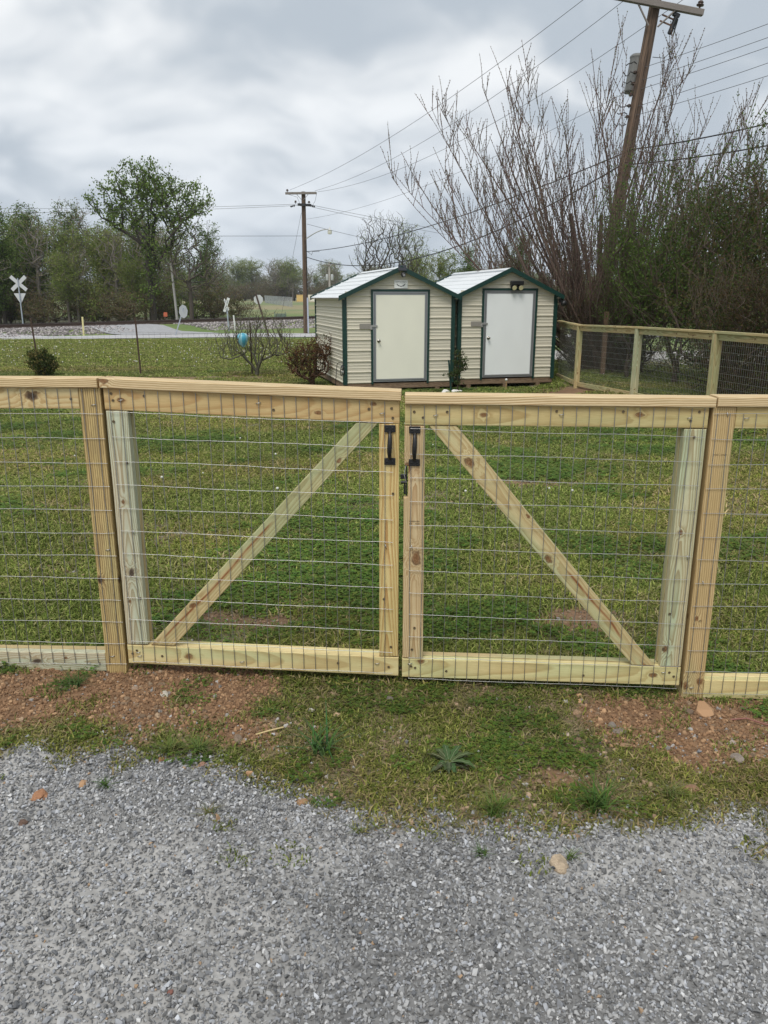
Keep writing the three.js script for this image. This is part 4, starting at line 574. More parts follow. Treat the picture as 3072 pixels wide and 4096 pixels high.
{
  const X = -9.76, Z = -50.6, y0 = height(X, Z), g = thing('crossing_sign', 'lettered railway crossbuck sign on a thin grey post beside the road', 'sign', [X, y0, Z], 0.0);
  mesh('post', xf(cyl(0.05, 0.045, 1.95, 8), [0, -0.1, 0], [0, 0, 0.05]), postGrey, g);
  [['CROSSING', 1, 0.0], ['RAIL|ROAD', -1, -0.012]].forEach(([s, k, z]) => { const b = mesh('crossbuck_blade', rbox(-0.45, -0.085, -0.006, 0.45, 0.085, 0.006, 0.003).rotateZ(k * (k > 0 ? 1.2 : 0.85)).rotateY(k > 0 ? 0.5 : -0.95), whitePaint, g, [-0.08, 1.62, 0.06 + z]); mesh('lettering', new THREE.PlaneGeometry(0.88, 0.16).translate(0, 0, 0.0085).rotateZ(k * (k > 0 ? 1.2 : 0.85)).rotateY(k > 0 ? 0.5 : -0.95), new THREE.MeshStandardMaterial({ map: textTex(s, 512, 96), roughness: 0.5 }), b); });
  tag(mesh('marker_post', xf(cyl(0.05, 0.05, 1.05, 8), [0, -0.05, 0], [0, 0, 0.08]), whitePaint, null, [X + 0.42, y0, Z + 0.1]), 'short white marker post at the foot of the lettered crossbuck', 'post');
}
const octagon = (r) => new THREE.CylinderGeometry(r, r, 0.008, 8).rotateX(Math.PI / 2).rotateZ(Math.PI / 8);
{
  const X = -6.2, Z = -43.2, y0 = height(X, Z), g = thing('road_sign', 'grey back of an octagonal sign on a brown leaning post behind the twiggy shrub', 'sign', [X, y0, Z]);
  mesh('post', rbox(-0.045, -0.1, -0.02, 0.045, 2.35, 0.02, 0.006).rotateZ(0.27), postBrown, g); mesh('plate', octagon(0.255), signBack, g, [-0.5, 1.95, -0.03], [0, 0.1, 0]);
}
{
  const X = -11.62, Z = -44.6, y0 = height(X, Z), g = thing('road_sign', 'sign seen nearly edge-on, its grey post leaning right beside the crossing', 'sign', [X, y0, Z]);
  mesh('post', rbox(-0.03, -0.1, -0.02, 0.03, 1.62, 0.02, 0.006).rotateZ(-0.36), postGrey, g); mesh('plate', octagon(0.37), signBack, g, [0.53, 1.32, -0.03], [0, 1.12, -0.3]);
}
{
  const X = -15.2, Z = -56, y0 = height(X, Z), g = thing('marker_sign', 'small orange marker sign below the big tree', 'sign', [X, y0, Z]);
  mesh('post', rbox(-0.025, -0.05, -0.02, 0.025, 0.75, 0.02), postBrown, g); mesh('plate', rbox(-0.13, 0.45, 0.021, 0.13, 0.74, 0.03, 0.004).rotateZ(-0.06), std(0.52, 0.13, 0.06, 0.6), g);
}
tag(mesh('survey_stake', rbox(-0.045, -0.1, -0.02, 0.045, 1.03, 0.02, 0.005), std(0.62, 0.56, 0.28, 0.7), null, [-16.56, height(-16.56, -44.2), -44.2], [0, 0, -0.02]), 'pale yellow wooden stake standing before the ballast bank', 'stake');
{ const X = -15.0, Z = -58.5, y0 = height(X, Z), g = thing('service_pole', 'slim pale pole leaning left in front of the wood', 'pole', [X, y0, Z]); mesh('pole', xf(cyl(0.10, 0.07, 4.3, 10), [0, -0.2, 0], [0, 0, 0.045]), std(0.46, 0.45, 0.42, 0.85, { map: noiseTex }), g); mesh('crossarm', rbox(-0.4, 4.0, -0.04, 0.4, 4.08, 0.04), greyWood, g, [-0.2, 0, 0]); }

// ------------------------------------------------------------------ far field
{
  const a = V3(-29.4, 0, -200), b = V3(-17.0, 0, -150), g = thing('chain_link_fence', 'grey chain link fence in the far field left of the utility pole', 'fence', [a.x, height(a.x, a.z), a.z], Math.atan2(-(b.z - a.z), b.x - a.x)), L = a.distanceTo(b), mb = new MB(), y0 = height(a.x, a.z), gy = (s) => height(mix(a.x, b.x, s / L), mix(a.z, b.z, s / L)) - y0;
  for (let s = -1.6; s < L; s += 0.16) { mb.tube([V3(Math.max(0, s), gy(s), 0), V3(Math.min(L, s + 1.6), gy(s) + 1.7, 0)], 0.006, 3); mb.tube([V3(Math.min(L, s + 1.6), gy(s), 0), V3(Math.max(0, s), gy(s) + 1.7, 0)], 0.006, 3); }
  mb.tube([V3(0, gy(0) + 1.7, 0), V3(L, gy(L) + 1.7, 0)], 0.03, 5); mesh('wire_netting', mb.geo(), std(0.42, 0.44, 0.46, 0.5, { metalness: 0.4 }), g);
  for (let k = 0; k <= 8; k++) mesh('steel_post', cyl(0.04, 0.04, 1.85, 8), zinc, g, [(k * L) / 8, gy((k * L) / 8) - 0.05, 0]);
  const X = -9.75, Z = -76, c = thing('wire_cage', 'small grey-green wire enclosure in the field behind the track', 'enclosure', [X, height(X, Z), Z]), cb = new MB();
  for (let k = 0; k <= 16; k++) { const x = -0.5 + k / 16; cb.tube([V3(x, 0, 0.4), V3(x, 0.62, 0.4)], 0.014, 3); cb.tube([V3(x, 0, -0.4), V3(x, 0.62, -0.4)], 0.014, 3); } for (let k = 0; k < 6; k++) for (const z of [0.4, -0.4]) cb.tube([V3(-0.5, 0.03 + k * 0.115, z), V3(0.5, 0.03 + k * 0.115, z)], 0.014, 3);
  mesh('wire_panel', cb.geo(), std(0.16, 0.22, 0.22, 0.6), c); for (const x of [-0.5, 0.5]) mesh('corner_post', cyl(0.03, 0.03, 0.85, 6), std(0.16, 0.22, 0.22, 0.6), c, [x, -0.05, 0.4]);
}
function ribbedBox(w, h, d, n) { const l = [box(-w / 2, 0, -d / 2, w / 2, h, d / 2)]; for (let k = 0; k < n; k++) { const x = -w / 2 + ((k + 0.5) * w) / n; l.push(box(x - w / n / 4, 0.12, d / 2 + 0.001, x + w / n / 4, h - 0.12, d / 2 + 0.04)); } return merged(l); }
for (const [X, Z, w, col, l] of [[-22.8, -228, 2.9, [0.66, 0.47, 0.17], 'yellow container far across the field left of the utility pole'], [-20.0, -230, 2.9, [0.80, 0.79, 0.70], 'off-white container far across the field right of the utility pole']]) { const g = thing('storage_container', l, 'container', [X, height(X, Z), Z], 0, 'containers in the far field'); mesh('body', ribbedBox(w, 1.75, 6, 7), std(...col, 0.6), g); mesh('roof_rim', box(-w / 2 - 0.03, 1.75, -3, w / 2 + 0.03, 1.85, 3.05), std(...col.map((v) => v * 0.9), 0.6), g); }
{ // distant pole seen over the cream-door shed's roof
  const X = -8.15, Z = -122, y0 = height(X, Z), g = thing('utility_pole', 'distant pale pole with two transformer cans above the edge of the shed roof', 'utility pole', [X, y0, Z]);
  mesh('pole', cyl(0.17, 0.13, 7.0, 12), std(0.42, 0.39, 0.36, 0.9), g); mesh('crossarm', rbox(-0.9, 6.5, 0.1, 0.9, 6.63, 0.25), greyWood, g);
  for (const s of [-0.35, 0.4]) mesh('transformer', new THREE.LatheGeometry([[0, 0], [0.2, 0], [0.2, 0.75], [0.12, 0.85], [0, 0.86]].map((p) => new THREE.Vector2(...p)), 12), std(0.5, 0.52, 0.53, 0.5), g, [s, 4.4, 0.1]);
  const b = new MB(); b.tube([V3(0.1, 3.4, 0.1), V3(0.4, 3.65, 0.1), V3(0.85, 3.7, 0.1)], 0.03, 6); mesh('lamp_arm', b.geo(), zinc, g); mesh('lamp', new THREE.LatheGeometry([[0, 0.2], [0.1, 0.15], [0.2, 0], [0.16, -0.2], [0, -0.22]].map((p) => new THREE.Vector2(...p)), 12), std(0.6, 0.6, 0.58, 0.5), g, [0.95, 3.6, 0.1]);
}

// ------------------------------------------------------------------ yard ornaments
{ // blue balloon ornament hung in the twiggy shrub
  const g = thing('balloon_ornament', 'small light blue hot air balloon ornament hung beside the twiggy shrub', 'ornament', [-3.75, 0.16, -21.25]);
  g.scale.setScalar(0.72); const prof = [[0, 0.80], [0.07, 0.795], [0.14, 0.765], [0.19, 0.70], [0.205, 0.62], [0.19, 0.53], [0.15, 0.44], [0.10, 0.35], [0.065, 0.29]].map((p) => new THREE.Vector2(...p)).reverse();
  for (let k = 0; k < 8; k++) mesh('gore', new THREE.LatheGeometry(prof, 4, (k * Math.PI) / 4, Math.PI / 4), [std(0.07, 0.36, 0.52, 0.4, { side: THREE.DoubleSide }), std(0.30, 0.60, 0.68, 0.4, { side: THREE.DoubleSide })][k % 2], g);
  mesh('basket', new THREE.CylinderGeometry(0.05, 0.04, 0.075, 12).translate(0, 0.15, 0), std(0.55, 0.52, 0.44, 0.8), g, [0.03, 0, 0]); const b = new MB(); for (let k = 0; k < 4; k++) { const c = Math.cos(k * 1.57) * 0.05, s = Math.sin(k * 1.57) * 0.05; b.tube([V3(c, 0.3, s), V3(c * 0.8 + 0.03, 0.18, s * 0.8)], 0.004, 3); } b.tube([V3(0, 0.8, 0), V3(0.02, 1.0, -0.05)], 0.004, 3); mesh('strings', b.geo(), dark, g);
}
{ const X = -1.06, Z = -17.05, g = thing('garden_lantern', 'small black wire lantern on a bent stake beside the cream-door shed', 'lantern', [X, height(X, Z), Z]), b = new MB(); b.tube([V3(0, -0.1, 0), V3(0.02, 0.3, 0), V3(0.05, 0.62, 0), V3(0.075, 0.665, 0), V3(0.2, 0.655, 0)], 0.008, 6); mesh('stake', b.geo(), blackIron, g); const c = new MB(); for (let k = 0; k < 8; k++) { const a = (k / 8) * 6.283, q = []; for (const [r, y] of [[0.015, 0.6], [0.03, 0.56], [0.045, 0.52], [0.046, 0.42], [0.03, 0.385]]) q.push(V3(0.165 + Math.cos(a) * r, y, Math.sin(a) * r)); c.tube(q, 0.004, 4); } mesh('cage', c.geo(), blackIron, g); for (const y of [0.52, 0.46, 0.41]) mesh('hoop', new THREE.TorusGeometry(0.046, 0.004, 5, 18).rotateX(Math.PI / 2), blackIron, g, [0.165, y, 0]); mesh('lid', new THREE.ConeGeometry(0.05, 0.06, 14).translate(0.165, 0.6, 0), blackIron, g); mesh('bulb', new THREE.SphereGeometry(0.028, 12, 10).scale(1, 1.5, 1), std(0.6, 0.6, 0.55, 0.3), g, [0.165, 0.46, 0]); }
{ const X = 2.75, Z = -17.75, g = thing('garden_stake_light', 'tiny white-topped garden stake in front of the white-door shed', 'stake', [X, height(X, Z), Z]); mesh('stem', cyl(0.008, 0.008, 0.24, 6), std(0.5, 0.32, 0.14, 0.6), g); mesh('globe', new THREE.SphereGeometry(0.03, 12, 8), std(0.7, 0.7, 0.68, 0.4), g, [0, 0.25, 0]); }
{ const r = rng(77); for (let k = 0; k < 8; k++) { const a = r() * 6, X = 1.47 + Math.cos(a) * 0.22 * r() + 0.05 * k - 0.15, Z = -17.3 + (r() - 0.5) * 0.22; tag(mesh('white_stone', new THREE.IcosahedronGeometry(0.045 + r() * 0.03, 1).scale(1.2, 0.6, 1), std(0.72, 0.70, 0.66, 0.9), null, [X, height(X, Z) + 0.015, Z], [r(), r() * 6, r() * 0.3]), 'white stone in the little heap at the foot of the climbing rose', 'stone', 'white stones by the rose'); } }
tag(mesh('green_pole', xf(cyl(0.025, 0.02, 0.75, 8), [0, -0.05, 0], [0, 0, 0.1]), greenTrim, null, [1.5, height(1.5, -17.5), -17.5]), 'dark green stick leaning against the corner between the sheds', 'stick');
tag(mesh('field_post', board(R4(-0.05, -0.3, 0.05, 1.5), 0.1, 0.05, Math.PI / 2).rotateZ(0.0), WOOD.old, null, [5.35, height(5.35, -19.4), -19.4]), 'old grey timber post among the trunks behind the rear fence', 'post');

// ------------------------------------------------------------------ plants
// branches seek points inside the crown; radii follow from how many tips a branch feeds
function grow({ seed, trunk, lobes, n, step = 0.5, r0 = 0.012, rp = 0.46, shell = 0.55, up = 0.25, sag = 0 }) {
  const r = rng(seed), N = []; let prev = -1;
  for (const p of trunk) { N.push({ p: V3(...p), par: prev, d: V3(0, 1, 0), tips: 0 }); prev = N.length - 1; }
  const base = N[0].p, targets = []; let vol = 0; for (const l of lobes) vol += l[3] * l[4] * l[5];
  for (const l of lobes) { const m = Math.round((n * l[3] * l[4] * l[5]) / vol); for (let k = 0; k < m; k++) { const u = r() * 2 - 1, a = r() * 6.283, q = Math.sqrt(1 - u * u), rad = Math.pow(r(), shell); targets.push(V3(l[0] + l[3] * rad * q * Math.cos(a), l[1] + l[4] * rad * u, l[2] + l[5] * rad * q * Math.sin(a))); } }
  const mid = N[Math.floor(N.length * 0.6)].p; targets.sort((a, b) => a.distanceToSquared(mid) - b.distanceToSquared(mid));
  const tips = [];
  for (const t of targets) {
    let best = -1, bc = 1e9;
    for (let k = 1; k < N.length; k++) { const q = N[k].p, dx = t.x - q.x, dy = t.y - q.y, dz = t.z - q.z, h = Math.hypot(dx, dz), dist = Math.hypot(h, dy); const fw = (dx * N[k].d.x + dy * N[k].d.y + dz * N[k].d.z) / (dist + 1e-6), c = dist * (1.55 - 0.55 * fw) + (dy < h * up ? (h * up - dy) * 1.4 : 0); if (c < bc && dist > 0.02) { bc = c; best = k; } }
    if (best < 0) continue;
    const A = N[best], dist = A.p.distanceTo(t), m = Math.max(1, Math.round(dist / step)), ctrl = A.p.clone().lerp(t, 0.45).addScaledVector(A.d, dist * 0.1); ctrl.y += dist * 0.04;
    let par = best; const last = A.p.clone();
    for (let k = 1; k <= m; k++) { const s = k / m, p = A.p.clone().multiplyScalar((1 - s) * (1 - s)).addScaledVector(ctrl, 2 * s * (1 - s)).addScaledVector(t, s * s); const j = step * 0.07; p.x += (r() - 0.5) * j; p.y += (r() - 0.5) * j; p.z += (r() - 0.5) * j; N.push({ p, par, d: p.clone().sub(last).normalize(), tips: 0 }); last.copy(p); par = N.length - 1; }
    tips.push(par);
  }
  for (const t of tips) { let k = t; while (k >= 0) { N[k].tips++; k = N[k].par; } }
  for (const q of N) q.r = r0 * Math.pow(Math.max(1, q.tips), rp);
  return { N, tips, r };
}
function branchGeo({ N }, colour, trunkR) {
  const b = new MB(), r = rng(99);
  const kids = N.map(() => []); N.forEach((q, k) => { if (q.par >= 0) kids[q.par].push(k); });
  // follow chains so that tubes are continuous: each chain starts at a fork and follows the thickest child
  const start = [[0, -1]]; const seen = new Set();
  while (start.length) {
    const [k0, from] = start.pop(); const pts = [], rad = []; let k = k0; if (from >= 0) { pts.push(N[from].p); rad.push(Math.min(N[from].r, N[k0].r * 1.25)); }
    while (k !== undefined) { pts.push(N[k].p); rad.push(N[k].r); const ch = kids[k]; if (!ch.length) break; let bi = ch[0]; for (const c of ch) if (N[c].r > N[bi].r) bi = c; for (const c of ch) if (c !== bi) start.push([c, k]); k = bi; }
    if (pts.length < 2) continue; if (trunkR && from < 0) for (let i = 0; i < rad.length; i++) rad[i] = Math.max(rad[i], 0); rad[rad.length - 1] *= 0.5;
    const v = 0.85 + r() * 0.3; b.tube(pts, rad, rad[0] > 0.06 ? 7 : rad[0] > 0.025 ? 4 : 3, colour.map((c) => c * v));
  }
  return b.geo();
}
function leafGeo({ N, tips, r }, { per, spread, size, cols, aspect = 0.6, back = 3, droop = 0.0, keep = null }) {
  const b = new MB();
  for (const t of tips) {
    if (keep && !keep(N[t].p, r)) continue;
    const tone = cols[Math.floor(r() * cols.length)];
    for (let k = 0; k < per; k++) {
      let q = t; const up = Math.floor(r() * back); for (let j = 0; j < up && N[q].par >= 0; j++) q = N[q].par;
      const p = N[q].p, u = r() * 2 - 1, a = r() * 6.283, w = Math.sqrt(1 - u * u), s = spread * Math.pow(r(), 0.5), sz = size * (0.6 + r() * 0.8), v = 0.8 + r() * 0.4;
      b.leaf(p.x + s * w * Math.cos(a), p.y + s * u * 0.8, p.z + s * w * Math.sin(a), r() - 0.5, r() - 0.4 - droop, r() - 0.5, sz, sz * aspect, r() * 6.28, tone.map((c) => c * v));
    }
  }
  return b.geo();
}
const barkM = vcol(0.95), LEAF = leafMat(0.35);
const GREENS = [[0.12, 0.185, 0.042], [0.145, 0.21, 0.05], [0.10, 0.155, 0.04]], SPRING = [[0.22, 0.275, 0.07], [0.18, 0.245, 0.058], [0.26, 0.28, 0.095]], BUDS = [[0.25, 0.21, 0.12], [0.21, 0.18, 0.08], [0.21, 0.235, 0.10]], DARKS = [[0.06, 0.10, 0.026], [0.075, 0.12, 0.03], [0.09, 0.10, 0.032], [0.11, 0.09, 0.036]];
function plantThing(name, label, cat, pos, ry, group, branch, leaf, parts = ['trunk', 'crown'], sc = 1, lm = LEAF) {
  const g = thing(name, label, cat, [pos[0], height(pos[0], pos[2] ?? pos[1]) - 0.03, pos[2] ?? pos[1]], ry, group); if (sc !== 1) g.scale.set(...(Array.isArray(sc) ? sc : [sc, sc, sc]));
  mesh(parts[0], branch, barkM, g); if (leaf) mesh(parts[1], leaf, lm, g); return g;
}
{ // the tall leafy tree
  const t = grow({ seed: 11, trunk: [[0, 0, 0], [0, 1.2, 0], [-0.05, 2.4, 0.05], [-0.1, 3.6, 0], [-0.05, 4.6, 0], [0.1, 5.8, 0.1], [0.15, 7.2, 0], [0.1, 8.6, 0]], lobes: [[0.1, 9.5, 0, 2.7, 1.6, 2.4], [-2.5, 8.2, 0.3, 1.6, 1.7, 1.8], [3.3, 8.7, -0.3, 1.7, 1.3, 1.8], [2.4, 7.0, 0.2, 1.6, 1.2, 1.8], [-0.9, 7.4, 0.6, 1.8, 1.2, 2], [0.9, 5.3, 0.4, 1.5, 1.4, 1.6], [4.0, 7.6, 0.4, 0.8, 0.8, 1], [0.2, 3.6, 0.2, 1.0, 1.0, 1.2], [-0.1, 10.7, 0.1, 1.5, 0.6, 1.3], [1.3, 8.4, 0.3, 2.0, 1.5, 2.0], [-0.4, 1.8, 0.3, 1.2, 1.0, 1.0]], n: 1050, step: 0.45, r0: 0.013, rp: 0.42, shell: 0.42 });
  plantThing('broadleaf_tree', 'tall full leafy green tree standing before the wood beyond the track', 'tree', [-16.9, -59.2], 0, null, branchGeo(t, [0.055, 0.045, 0.036]), leafGeo(t, { per: 11, spread: 0.36, size: 0.15, cols: [[0.14, 0.21, 0.046], [0.17, 0.24, 0.055], [0.115, 0.175, 0.042]], aspect: 0.75, back: 3 }));
}
{ // thin spring tree beside it
  const t = grow({ seed: 12, trunk: [[0, 0, 0], [0.05, 1.2, 0], [0, 2.4, 0], [0.05, 3.4, 0], [0.1, 4.6, 0], [0.2, 5.8, 0]], lobes: [[0.4, 5.6, 0, 2.3, 2.2, 2.2], [1.6, 3.8, 0.2, 1.9, 1.3, 1.6], [-1.3, 4.2, 0, 1.4, 1.5, 1.5], [0.8, 2.6, 0, 2.2, 0.8, 1.4]], n: 620, step: 0.4, r0: 0.009, rp: 0.44, shell: 0.45 });
  plantThing('spring_tree', 'thin rounded tree just breaking leaf to the right of the tall leafy tree', 'tree', [-13.9, -58.2], 0.3, null, branchGeo(t, [0.085, 0.07, 0.055]), leafGeo(t, { per: 4, spread: 0.18, size: 0.08, cols: SPRING, back: 2, keep: (p, r) => r() < (p.y < 4.2 ? 0.6 : 0.2) }));
}
{ // vase-shaped tree behind the sheds
  const t = grow({ seed: 13, trunk: [[0, 0, 0], [0, 0.9, 0], [-0.05, 1.8, 0], [0, 2.6, 0]], lobes: [[-0.6, 7.2, 0, 2.4, 1.9, 2.2], [1.6, 6.2, 0, 1.9, 2.2, 2], [-2.2, 5.4, 0, 1.5, 1.6, 1.8], [0, 4.6, 0, 2.6, 1.2, 2.2], [2.4, 4.4, 0.2, 1.2, 1.2, 1.3]], n: 1700, step: 0.42, r0: 0.0085, rp: 0.44, shell: 0.4, up: 0.7 });
  plantThing('bare_tree', 'round bare tree tinged green on its right side behind the cream-door shed', 'tree', [0.5, -68], 0.5, null, branchGeo(t, [0.085, 0.072, 0.062]), leafGeo(t, { per: 6, spread: 0.2, size: 0.09, cols: SPRING, back: 2, keep: (p, r) => r() < (p.x > 0.9 ? 0.75 : 0.13) }));
}
// wood beyond the track: prototypes, then copies
const proto = {};
{
  const bare = grow({ seed: 21, trunk: [[0, 0, 0], [0.05, 1.5, 0], [0, 3, 0], [0.1, 4.4, 0], [0.05, 5.8, 0]], lobes: [[0, 6.6, 0, 1.7, 2.0, 1.7], [0.3, 4.6, 0, 1.9, 1.5, 1.9], [-0.2, 2.9, 0, 1.5, 1.0, 1.5]], n: 420, step: 0.42, r0: 0.011, rp: 0.42, shell: 0.5, up: 0.5 });
  proto.bare = [branchGeo(bare, [0.19, 0.17, 0.15]), leafGeo(bare, { per: 9, spread: 0.26, size: 0.09, cols: BUDS, back: 2, keep: (p, r) => r() < 0.6 })];
  const spring = grow({ seed: 22, trunk: [[0, 0, 0], [0, 1.4, 0], [0.1, 2.9, 0], [0, 4.2, 0], [0, 5.6, 0]], lobes: [[0, 6.4, 0, 1.9, 1.9, 1.9], [0.6, 4.6, 0.2, 1.8, 1.5, 1.8], [-0.6, 3.2, 0.1, 1.6, 1.1, 1.6]], n: 420, step: 0.45, r0: 0.011, rp: 0.42, shell: 0.5 });
  proto.spring = [branchGeo(spring, [0.14, 0.12, 0.10]), leafGeo(spring, { per: 24, spread: 0.4, size: 0.12, cols: SPRING, back: 3 })];
  const green = grow({ seed: 23, trunk: [[0, 0, 0], [0, 1.4, 0], [0.05, 2.8, 0], [0, 4.2, 0], [0.1, 5.6, 0], [0, 7, 0]], lobes: [[0, 7.6, 0, 1.5, 1.9, 1.5], [0.4, 5.6, 0, 2.1, 1.6, 2.0], [-0.3, 3.6, 0.1, 2.0, 1.3, 2.0], [0, 2.0, 0.1, 1.4, 0.9, 1.4]], n: 460, step: 0.45, r0: 0.011, rp: 0.42, shell: 0.5 });
  proto.green = [branchGeo(green, [0.06, 0.05, 0.04]), leafGeo(green, { per: 24, spread: 0.42, size: 0.13, cols: GREENS, back: 3 })];
  const scrub = grow({ seed: 24, trunk: [[0, 0, 0], [0.05, 0.3, 0], [0, 0.6, 0]], lobes: [[0, 1.5, 0, 1.6, 1.2, 1.3], [-0.9, 0.9, 0.2, 1.1, 0.7, 1.0], [0.9, 1.0, 0, 1.1, 0.8, 1.0]], n: 330, step: 0.3, r0: 0.007, rp: 0.42, shell: 0.6 });
  proto.scrub = [branchGeo(scrub, [0.12, 0.095, 0.07]), leafGeo(scrub, { per: 9, spread: 0.26, size: 0.09, cols: [[0.15, 0.125, 0.06], [0.12, 0.14, 0.045], [0.17, 0.115, 0.065]], back: 3 })];
  proto.scrubGreen = [proto.scrub[0], leafGeo(scrub, { per: 13, spread: 0.28, size: 0.10, cols: SPRING, back: 3 })];
}
const KIND = { bare: ['bare_tree', 'bare grey tree', 'tree'], spring: ['spring_tree', 'pale spring-green tree', 'tree'], green: ['broadleaf_tree', 'full green tree', 'tree'], scrub: ['brush_bush', 'brown tangled bush', 'bush'], scrubGreen: ['spring_bush', 'bright green bush', 'bush'] };
function wood_(list, where, group) { // list: kind, x, z, turn, scale; labels count along the row
  const count = {}; list.sort((a, b) => a[1] / -a[2] - b[1] / -b[2]);
  for (const [kind, x, z, ry, sc] of list) { const k = (count[kind] = (count[kind] ?? -1) + 1), K = KIND[kind]; plantThing(K[0], ORD[k % 20] + ' ' + K[1] + ' from the left ' + where, K[2], [x, z], ry, group, proto[kind][0], proto[kind][1], ['trunk', 'crown'], sc); }
}
{
  const r = rng(55), L = [];
  // front row along the far side of the track
  for (const [k, x, z, s] of [['green', -31.5, -62, 1.0], ['green', -28.9, -62, 1.0], ['bare', -29.6, -60, 0.95], ['green', -28.2, -66, 1.05], ['bare', -26.6, -63, 1.1], ['spring', -25.2, -65, 0.95], ['bare', -23.4, -62, 0.8], ['spring', -22.4, -66, 0.95], ['bare', -21.0, -64, 0.9], ['green', -19.6, -66, 0.85], ['bare', -18.4, -64, 0.95], ['bare', -33.5, -66, 1.1], ['green', -35.5, -64, 1.05], ['bare', -38, -70, 1.2], ['green', -41, -72, 1.2], ['spring', -32, -73, 1.15], ['bare', -28, -75, 1.3], ['spring', -24.5, -75, 1.1], ['bare', -21, -76, 1.15], ['bare', -15, -72, 0.75], ['spring', -36, -82, 1.25], ['green', -32, -84, 1.2], ['spring', -28.5, -84, 1.15], ['green', -25, -86, 1.2], ['spring', -21.5, -84, 1.1], ['green', -18.5, -86, 1.05], ['spring', -30, -63.5, 0.85], ['spring', -24.2, -61.5, 0.75], ['spring', -19.2, -62.5, 0.7]]) L.push([k, x + (r() - 0.5) * 0.6, z, r() * 6, [s * (0.95 + r() * 0.3), s * (0.9 + r() * 0.15), s]]);
  for (let k = 0; k < 17; k++) { const x = -33 + k * 1.25 + r() * 0.8, z = -57.2 - (x + 22) * 0.75 * -0.55 - r() * 4 - 2; L.push([k % 5 === 3 ? 'scrubGreen' : 'scrub', x, Math.min(z, RA[1] - (x - RA[0]) * 1.333 - 10.5), r() * 6, [1.25 + r() * 0.3, 0.9 + r() * 0.5, 1.2]]); }
  wood_(L, 'in the wood beyond the track', 'trees of the wood beyond the track');
  const M = [];
  for (const [k, x, z, s] of [['spring', 5.2, -72, 0.78], ['green', 7.6, -74, 0.78], ['bare', 9.4, -66, 0.72], ['green', 11.6, -70, 0.8], ['bare', 13.5, -62, 0.75], ['spring', 3.2, -80, 0.8], ['bare', 16, -66, 0.85], ['green', 19, -64, 0.85], ['spring', 22, -60, 0.8], ['green', 26, -58, 0.9]]) M.push([k, x, z, r() * 6, [s * 1.15, s * (0.95 + r() * 0.1), s]]);
  for (let k = 0; k < 11; k++) M.push(['scrub', 6 + k * 2.1 + r(), -48 - r() * 8, r() * 6, [1.6, 1.1 + r() * 0.5, 1.4]]);
  wood_(M, 'behind the sheds', 'trees behind the sheds');
}
{ // far wood across the field: one mass
  const g = thing('distant_wood', 'hazy far-off band of bare and greening trees across the field', 'wood', [0, 0, 0], 0, null, 'stuff'), r = rng(66), q = new THREE.Quaternion(), M = new THREE.Matrix4(), sets = { bare: [], spring: [], scrub: [] };
  for (let k = 0; k < 330; k++) { const x = -230 + r() * 400, z = -250 - r() * 45; sets[r() < 0.62 ? 'bare' : 'spring'].push([x, z, (0.85 + r() * 0.75) * (vnoise(x * 0.05, 3) * 0.6 + 0.6), 1.5]); }
  for (let k = 0; k < 40; k++) { const x = -46 - r() * 60, z = -76 - r() * 40; sets[r() < 0.5 ? 'bare' : 'spring'].push([x, z, 0.9 + r() * 0.4, 1.1]); sets.scrub.push([x + 2, z + 3, 1.2, 1.3]); }
  for (let k = 0; k < 420; k++) { const x = -230 + r() * 400, z = -246 - r() * 20; sets.scrub.push([x, z, 1.3 + r() * 1.3, 1.6]); }
  for (const k of Object.keys(sets)) for (const part of [0, 1]) { const im = new THREE.InstancedMesh(proto[k][part], part ? LEAF : barkM, sets[k].length); sets[k].forEach(([x, z, s, w], i) => { q.setFromAxisAngle(V3(0, 1, 0), (i * 2.4) % 6.28); im.setMatrixAt(i, M.compose(V3(x, height(x, z) - 0.1, z), q, V3(s * w, s, s * w))); }); im.name = part ? 'foliage' : 'branches'; g.add(im); }
}
